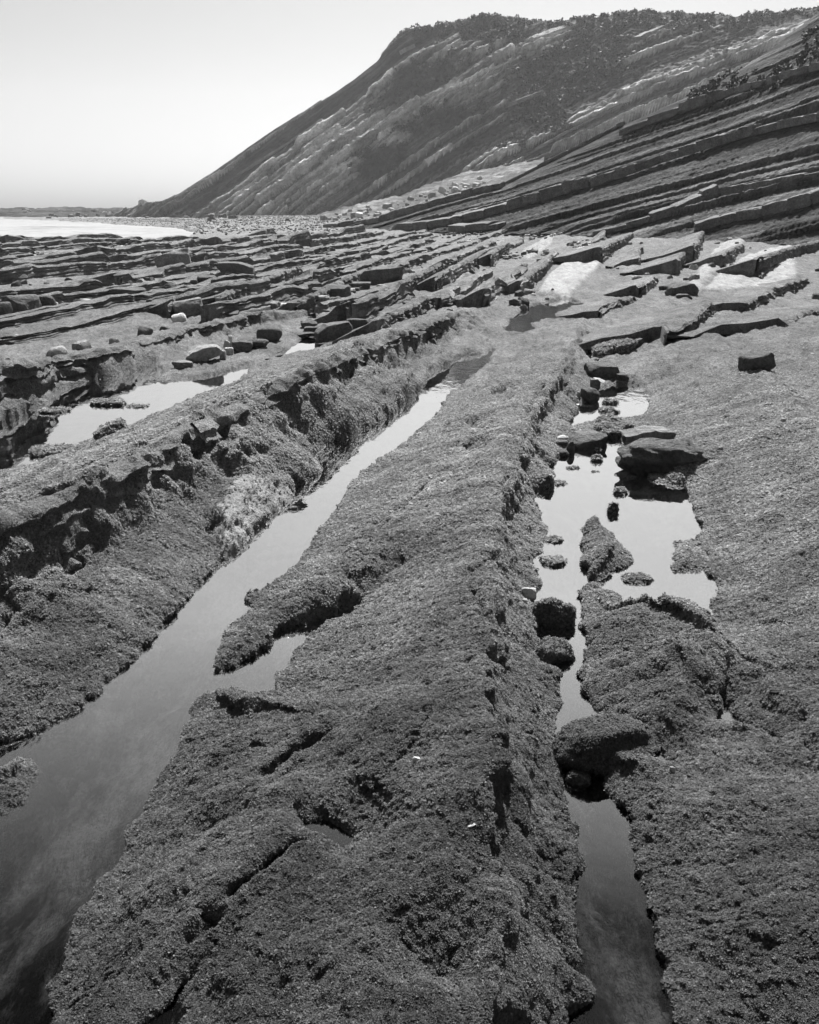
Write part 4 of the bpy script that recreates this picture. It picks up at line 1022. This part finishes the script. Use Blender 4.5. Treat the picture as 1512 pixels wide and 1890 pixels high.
def add_ridges():
    strand_ridge(0, 6.2, 14.2, 1991, lambda T: np.interp(T, (6.2, 8.0, 8.6, 14), (.44, .42, .31, .27)), .03, -.01)
    strand_ridge(3, 1.8, 5.4, 1993, .40, .055, .04, .025, 9000); strand_ridge(3, 5.3, 8.7, 1994, .34, .055, .04, .03, 4500); strand_ridge(3, 8.6, 13.5, 1995, .28, .05, .04, .045)
    for k, (line, hh_, ww) in enumerate(TRACED):
        a = np.array(line, float); g = grounds(a[:, 0], a[:, 1] + 14)
        z = np.array([v.z for v in g]) * .6 + np.mean([v.z for v in g]) * .4 + hh_ * .75
        x, y = unproj(a[:, 0], a[:, 1], z); u, t = ut(x, y); o = np.argsort(t); t, u, z = t[o], u[o], z[o]
        me = ridge_mesh(0.0, t[0], t[-1], ww, hh_, 3000 + k, .05 if t[0] < 20 else .09, lambda T: np.interp(T, t, u), lambda T: np.interp(T, t, z), .03, .0, True)
        link('rock_ridge', me, M_SHELF, shelf)
    r = random.Random(91); cnt = 0
    us = []
    for k in range(3, len(U_CR) - 3):
        us.append((U_CR[k], U_CR[k] - U_CR[k - 1], H_CR[k]))
        if U_CR[k] < -7:
            us.append((U_CR[k] - .45 * (U_CR[k] - U_CR[k - 1]), (U_CR[k] - U_CR[k - 1]) * .5, H_CR[k] * .6))
    for (uc, w, h) in us:
        t = 10.0 if uc < -8 else (14.5 if uc < -4 else (16.5 if uc < 2.5 else 15.0))
        t += r.uniform(0, 1.5)
        while t < 66:
            Ln = r.uniform(4, 13) * (1 + t * .01)
            x, y = xy(uc, t + .5 * Ln); pxa = 756 + 1731 * x / max(y, 1)
            t1 = t + Ln
            x1, y1 = xy(uc, t1); p1 = 756 + 1731 * x1 / y1
            fd = float(interp(HILL.fd, np.clip(p1, 420, 2200)))
            if p1 > 450: t1 = min(t1, t + max(0, fd + 3 - y1) + Ln if y1 < fd + 3 else t)
            pym = 384 + 1731 * (HC - .4) / max(y, 1)
            if (985 < pxa < 1160 or 1245 < pxa < 1480) and 445 < pym < 560: t = t + Ln + .5; continue
            if -160 < pxa < 1700 and y > 8 and not (pxa < 430 and y > 66) and y < fd + 2 and t1 - t > 1.2 and r.random() < (.9 if uc < -1.5 else .45):
                hj = h * r.uniform(.55, 1.1) * (.9 if uc > -6 else 1)
                link('rock_ridge', ridge_mesh(uc + r.uniform(-.2, .2), t, min(t1, 68), min(w * r.uniform(.6, .95), 2.6 if uc < -7 else 1.5), hj, 1000 + cnt, .11 + t * .004), M_SHELF, shelf); cnt += 1
            t = t + Ln + r.uniform(.2, 1.6)
add_ridges()
# ------------------------------------------------------------------ rubble at the cliff foot and on the far shore
RUB = [rock_mesh('boulder', 950 + k, 3.5, 5, 7, .07, 0, 3, (.65, .95)) for k in range(6)]
RUBP = []
for m_, lst in ((M_PALE, 3), (M_MID, 2), (M_DARK, 1)):
    for k in range(6):
        me = RUB[k].copy(); me.materials.append(m_); RUBP.append(me)
def rubble():
    r = random.Random(31)
    def put(P, s, me, lab, grp):
        o = link('boulder', me); o.scale = (s * r.uniform(.8, 1.3), s * r.uniform(.7, 1.1), s * r.uniform(.5, .8)); o.location = P
        o.rotation_euler = (r.uniform(-.3, .3), r.uniform(-.3, .3), r.uniform(0, 6)); tag(o, lab, 'boulder', grp)
    n = 0
    while n < 105:
        px = r.uniform(560, 900); top = np.interp(px, (560, 650, 740, 800, 860, 900), (408, 385, 372, 352, 335, 325)); bot = np.interp(px, (560, 650, 740, 840, 900), (424, 412, 392, 368, 354))
        py = top + (bot - top) * r.random() ** .8
        D = np.interp(px, (560, 900), (125, 150)) + (bot - py) * 1.2
        P = at_dist(px, py, D); s = D / 1731 * r.choice((4, 5, 6, 7, 9, 12, 15)) * .5
        put(P, s, RUBP[r.randrange(0, 10)], 'pale boulder in the rubble fan at the foot of the cliff', 'rubble boulders at the cliff foot'); n += 1
    n = 0
    while n < 85:
        px = r.uniform(30, 600); py = r.uniform(387, 402) + max(0, (px - 300)) * .06 + (r.uniform(0, 8) if px > 380 else 0)
        D = np.interp(py, (385, 392, 400, 410, 425), (345, 330, 300, 180, 110)) if px < 380 else np.interp(py, (385, 400, 410, 425), (270, 190, 140, 96))
        P = at_dist(px, py, D); s = D / 1731 * r.choice((4, 5, 6, 8, 11, 15)) * .5
        put(P, s, RUBP[r.choice((12, 13, 14, 15, 16, 17))], 'dark boulder on the far shore below the cliff point', 'boulders on the far shore'); n += 1
rubble()

# broken stones strewn over the mid shore
stone_col = bpy.data.collections.new('stone_source')
for k_ in (0, 8, 9, 10, 12, 13, 14, 15, 16): stone_col.objects.link(bpy.data.objects.new('stone', RUBP[k_]))
shingle = link('shingle', bpy.data.meshes.new('shingle'))
shingle.modifiers.new('scatter', 'NODES').node_group = scatter_group('shingle_scatter', stone_col, shelf, 'stones', 1.0, None, .10, .25, 1.3, False)
tag(shingle, 'small broken stones strewn between the ridges of the mid shore', 'stones', None, 'stuff')

# a talus sheet under the rubble fan
def talus():
    pxs = np.linspace(480, 1000, 260); vs = np.linspace(0, 1, 60)
    PX = np.repeat(pxs[None, :], len(vs), 0).ravel(); v = np.repeat(vs[:, None], len(pxs), 1).ravel()
    bot = interp([(480, 428), (560, 426), (650, 414), (740, 396), (840, 372), (1000, 335)], PX); top = interp([(480, 415), (560, 404), (650, 380), (740, 362), (800, 342), (860, 322), (1000, 290)], PX)
    py = bot + (top - bot) * v; D = interp([(480, 110), (560, 122), (900, 148), (1000, 150)], PX) + v * 75
    z = HC + (384 - py) / 1731 * D
    x = (PX - 756) / 1731 * D
    z = z + .5 * fbm2(x * .25, D * .2, 4, 501) + .35 * fbm2(x * .9, D * .7, 3, 502)
    me = np_mesh('scree', np.stack([x, D, z], 1), grid_faces(len(vs), len(pxs)), True, {'tone': .07 + .14 * vn2(x * .5, D * .4, 503), 'veg': .5 * ss(.55, .75, vn2(x * .2, D * .1, 504)), 'strat': z})
    tag(link('scree', me, M_HILL), kind='structure')
talus()

# ------------------------------------------------------------------ scrub on the cliff, bushes on the brow
def bush_mesh(name, seed, n, leaf):
    r = random.Random(seed); V = []; Fc = []
    for k in range(n):
        while True:
            p = Vector((r.uniform(-1, 1), r.uniform(-1, 1), r.uniform(-.2, 1)))
            if .35 < p.length < 1: break
        p.z *= .75 * (1 + .3 * math.sin(p.x * 4 + seed)); a = Vector((r.gauss(0, 1), r.gauss(0, 1), r.gauss(.4, 1))).normalized(); b = a.orthogonal().normalized(); c = a.cross(b)
        i = len(V); s = leaf * r.uniform(.6, 1.4)
        V += [p + b * s, p + c * s * .6, p - b * s, p - c * s * .6]; Fc.append((i, i + 1, i + 2, i + 3))
    me = bpy.data.meshes.new(name); me.from_pydata([tuple(v) for v in V], [], Fc); me.materials.append(M_BUSH)
    return me
scrub_col = bpy.data.collections.new('scrub_source')
for k in range(3): scrub_col.objects.link(bpy.data.objects.new('scrub_bush', bush_mesh('scrub_bush', 60 + k, 70, .26)))
scrub = link('scrub_cover', bpy.data.meshes.new('scrub_cover'))
scrub.modifiers.new('scatter', 'NODES').node_group = scatter_group('scrub_scatter', scrub_col, cliff, 'vden', .35, None, 1.0, .5, 1.3, False)
tag(scrub, 'dark low scrub growing over the upper cliff', 'scrub', None, 'stuff')
scrub2 = link('scrub_cover', bpy.data.meshes.new('scrub_cover'))
scrub2.modifiers.new('scatter', 'NODES').node_group = scatter_group('scrub_scatter_near', scrub_col, hill, 'vden', 2.0, None, 1.0, .2, .5, False)
tag(scrub2, 'dark low scrub on the near hillside at the right edge', 'scrub', None, 'stuff')
for (px, py, D, w, lab) in ((910, 54, 262, 2.2, 'small lone bush on the cliff skyline left of centre'), (1140, 50, 255, 4.2, 'wind-swept low bush on the highest part of the cliff skyline'),
                            (1436, 52, 238, 4.0, 'round bush on the brow near the right hillside'), (1472, 42, 236, 2.6, 'rightmost bush on the brow where the near hillside cuts in')):
    o = link('bush', bush_mesh('bush', int(px), 260, .16)); P = at_dist(px, py, D); o.location = (P.x, P.y, P.z - .4 * w * .5); o.scale = (w / 2, w / 2, w * .32)
    tag(o, lab, 'bush')

# ------------------------------------------------------------------ sea air
def add_haze():
    bm = bmesh.new(); bmesh.ops.create_cube(bm, size=1.0); me = bpy.data.meshes.new('haze'); bm.to_mesh(me); bm.free()
    o = link('haze', me); o.scale = (1600, 900, 100); o.location = (0, 380, 45); tag(o, kind='stuff')
    m = bpy.data.materials.new('sea_air'); m.use_nodes = True; nt = m.node_tree; nt.nodes.clear()
    out = nt.nodes.new('ShaderNodeOutputMaterial'); v = nt.nodes.new('ShaderNodeVolumePrincipled')
    v.inputs['Color'].default_value = (.95, .95, .95, 1); v.inputs['Density'].default_value = .00022; v.inputs['Anisotropy'].default_value = .35
    nt.links.new(v.outputs[0], out.inputs['Volume']); me.materials.append(m)
add_haze()
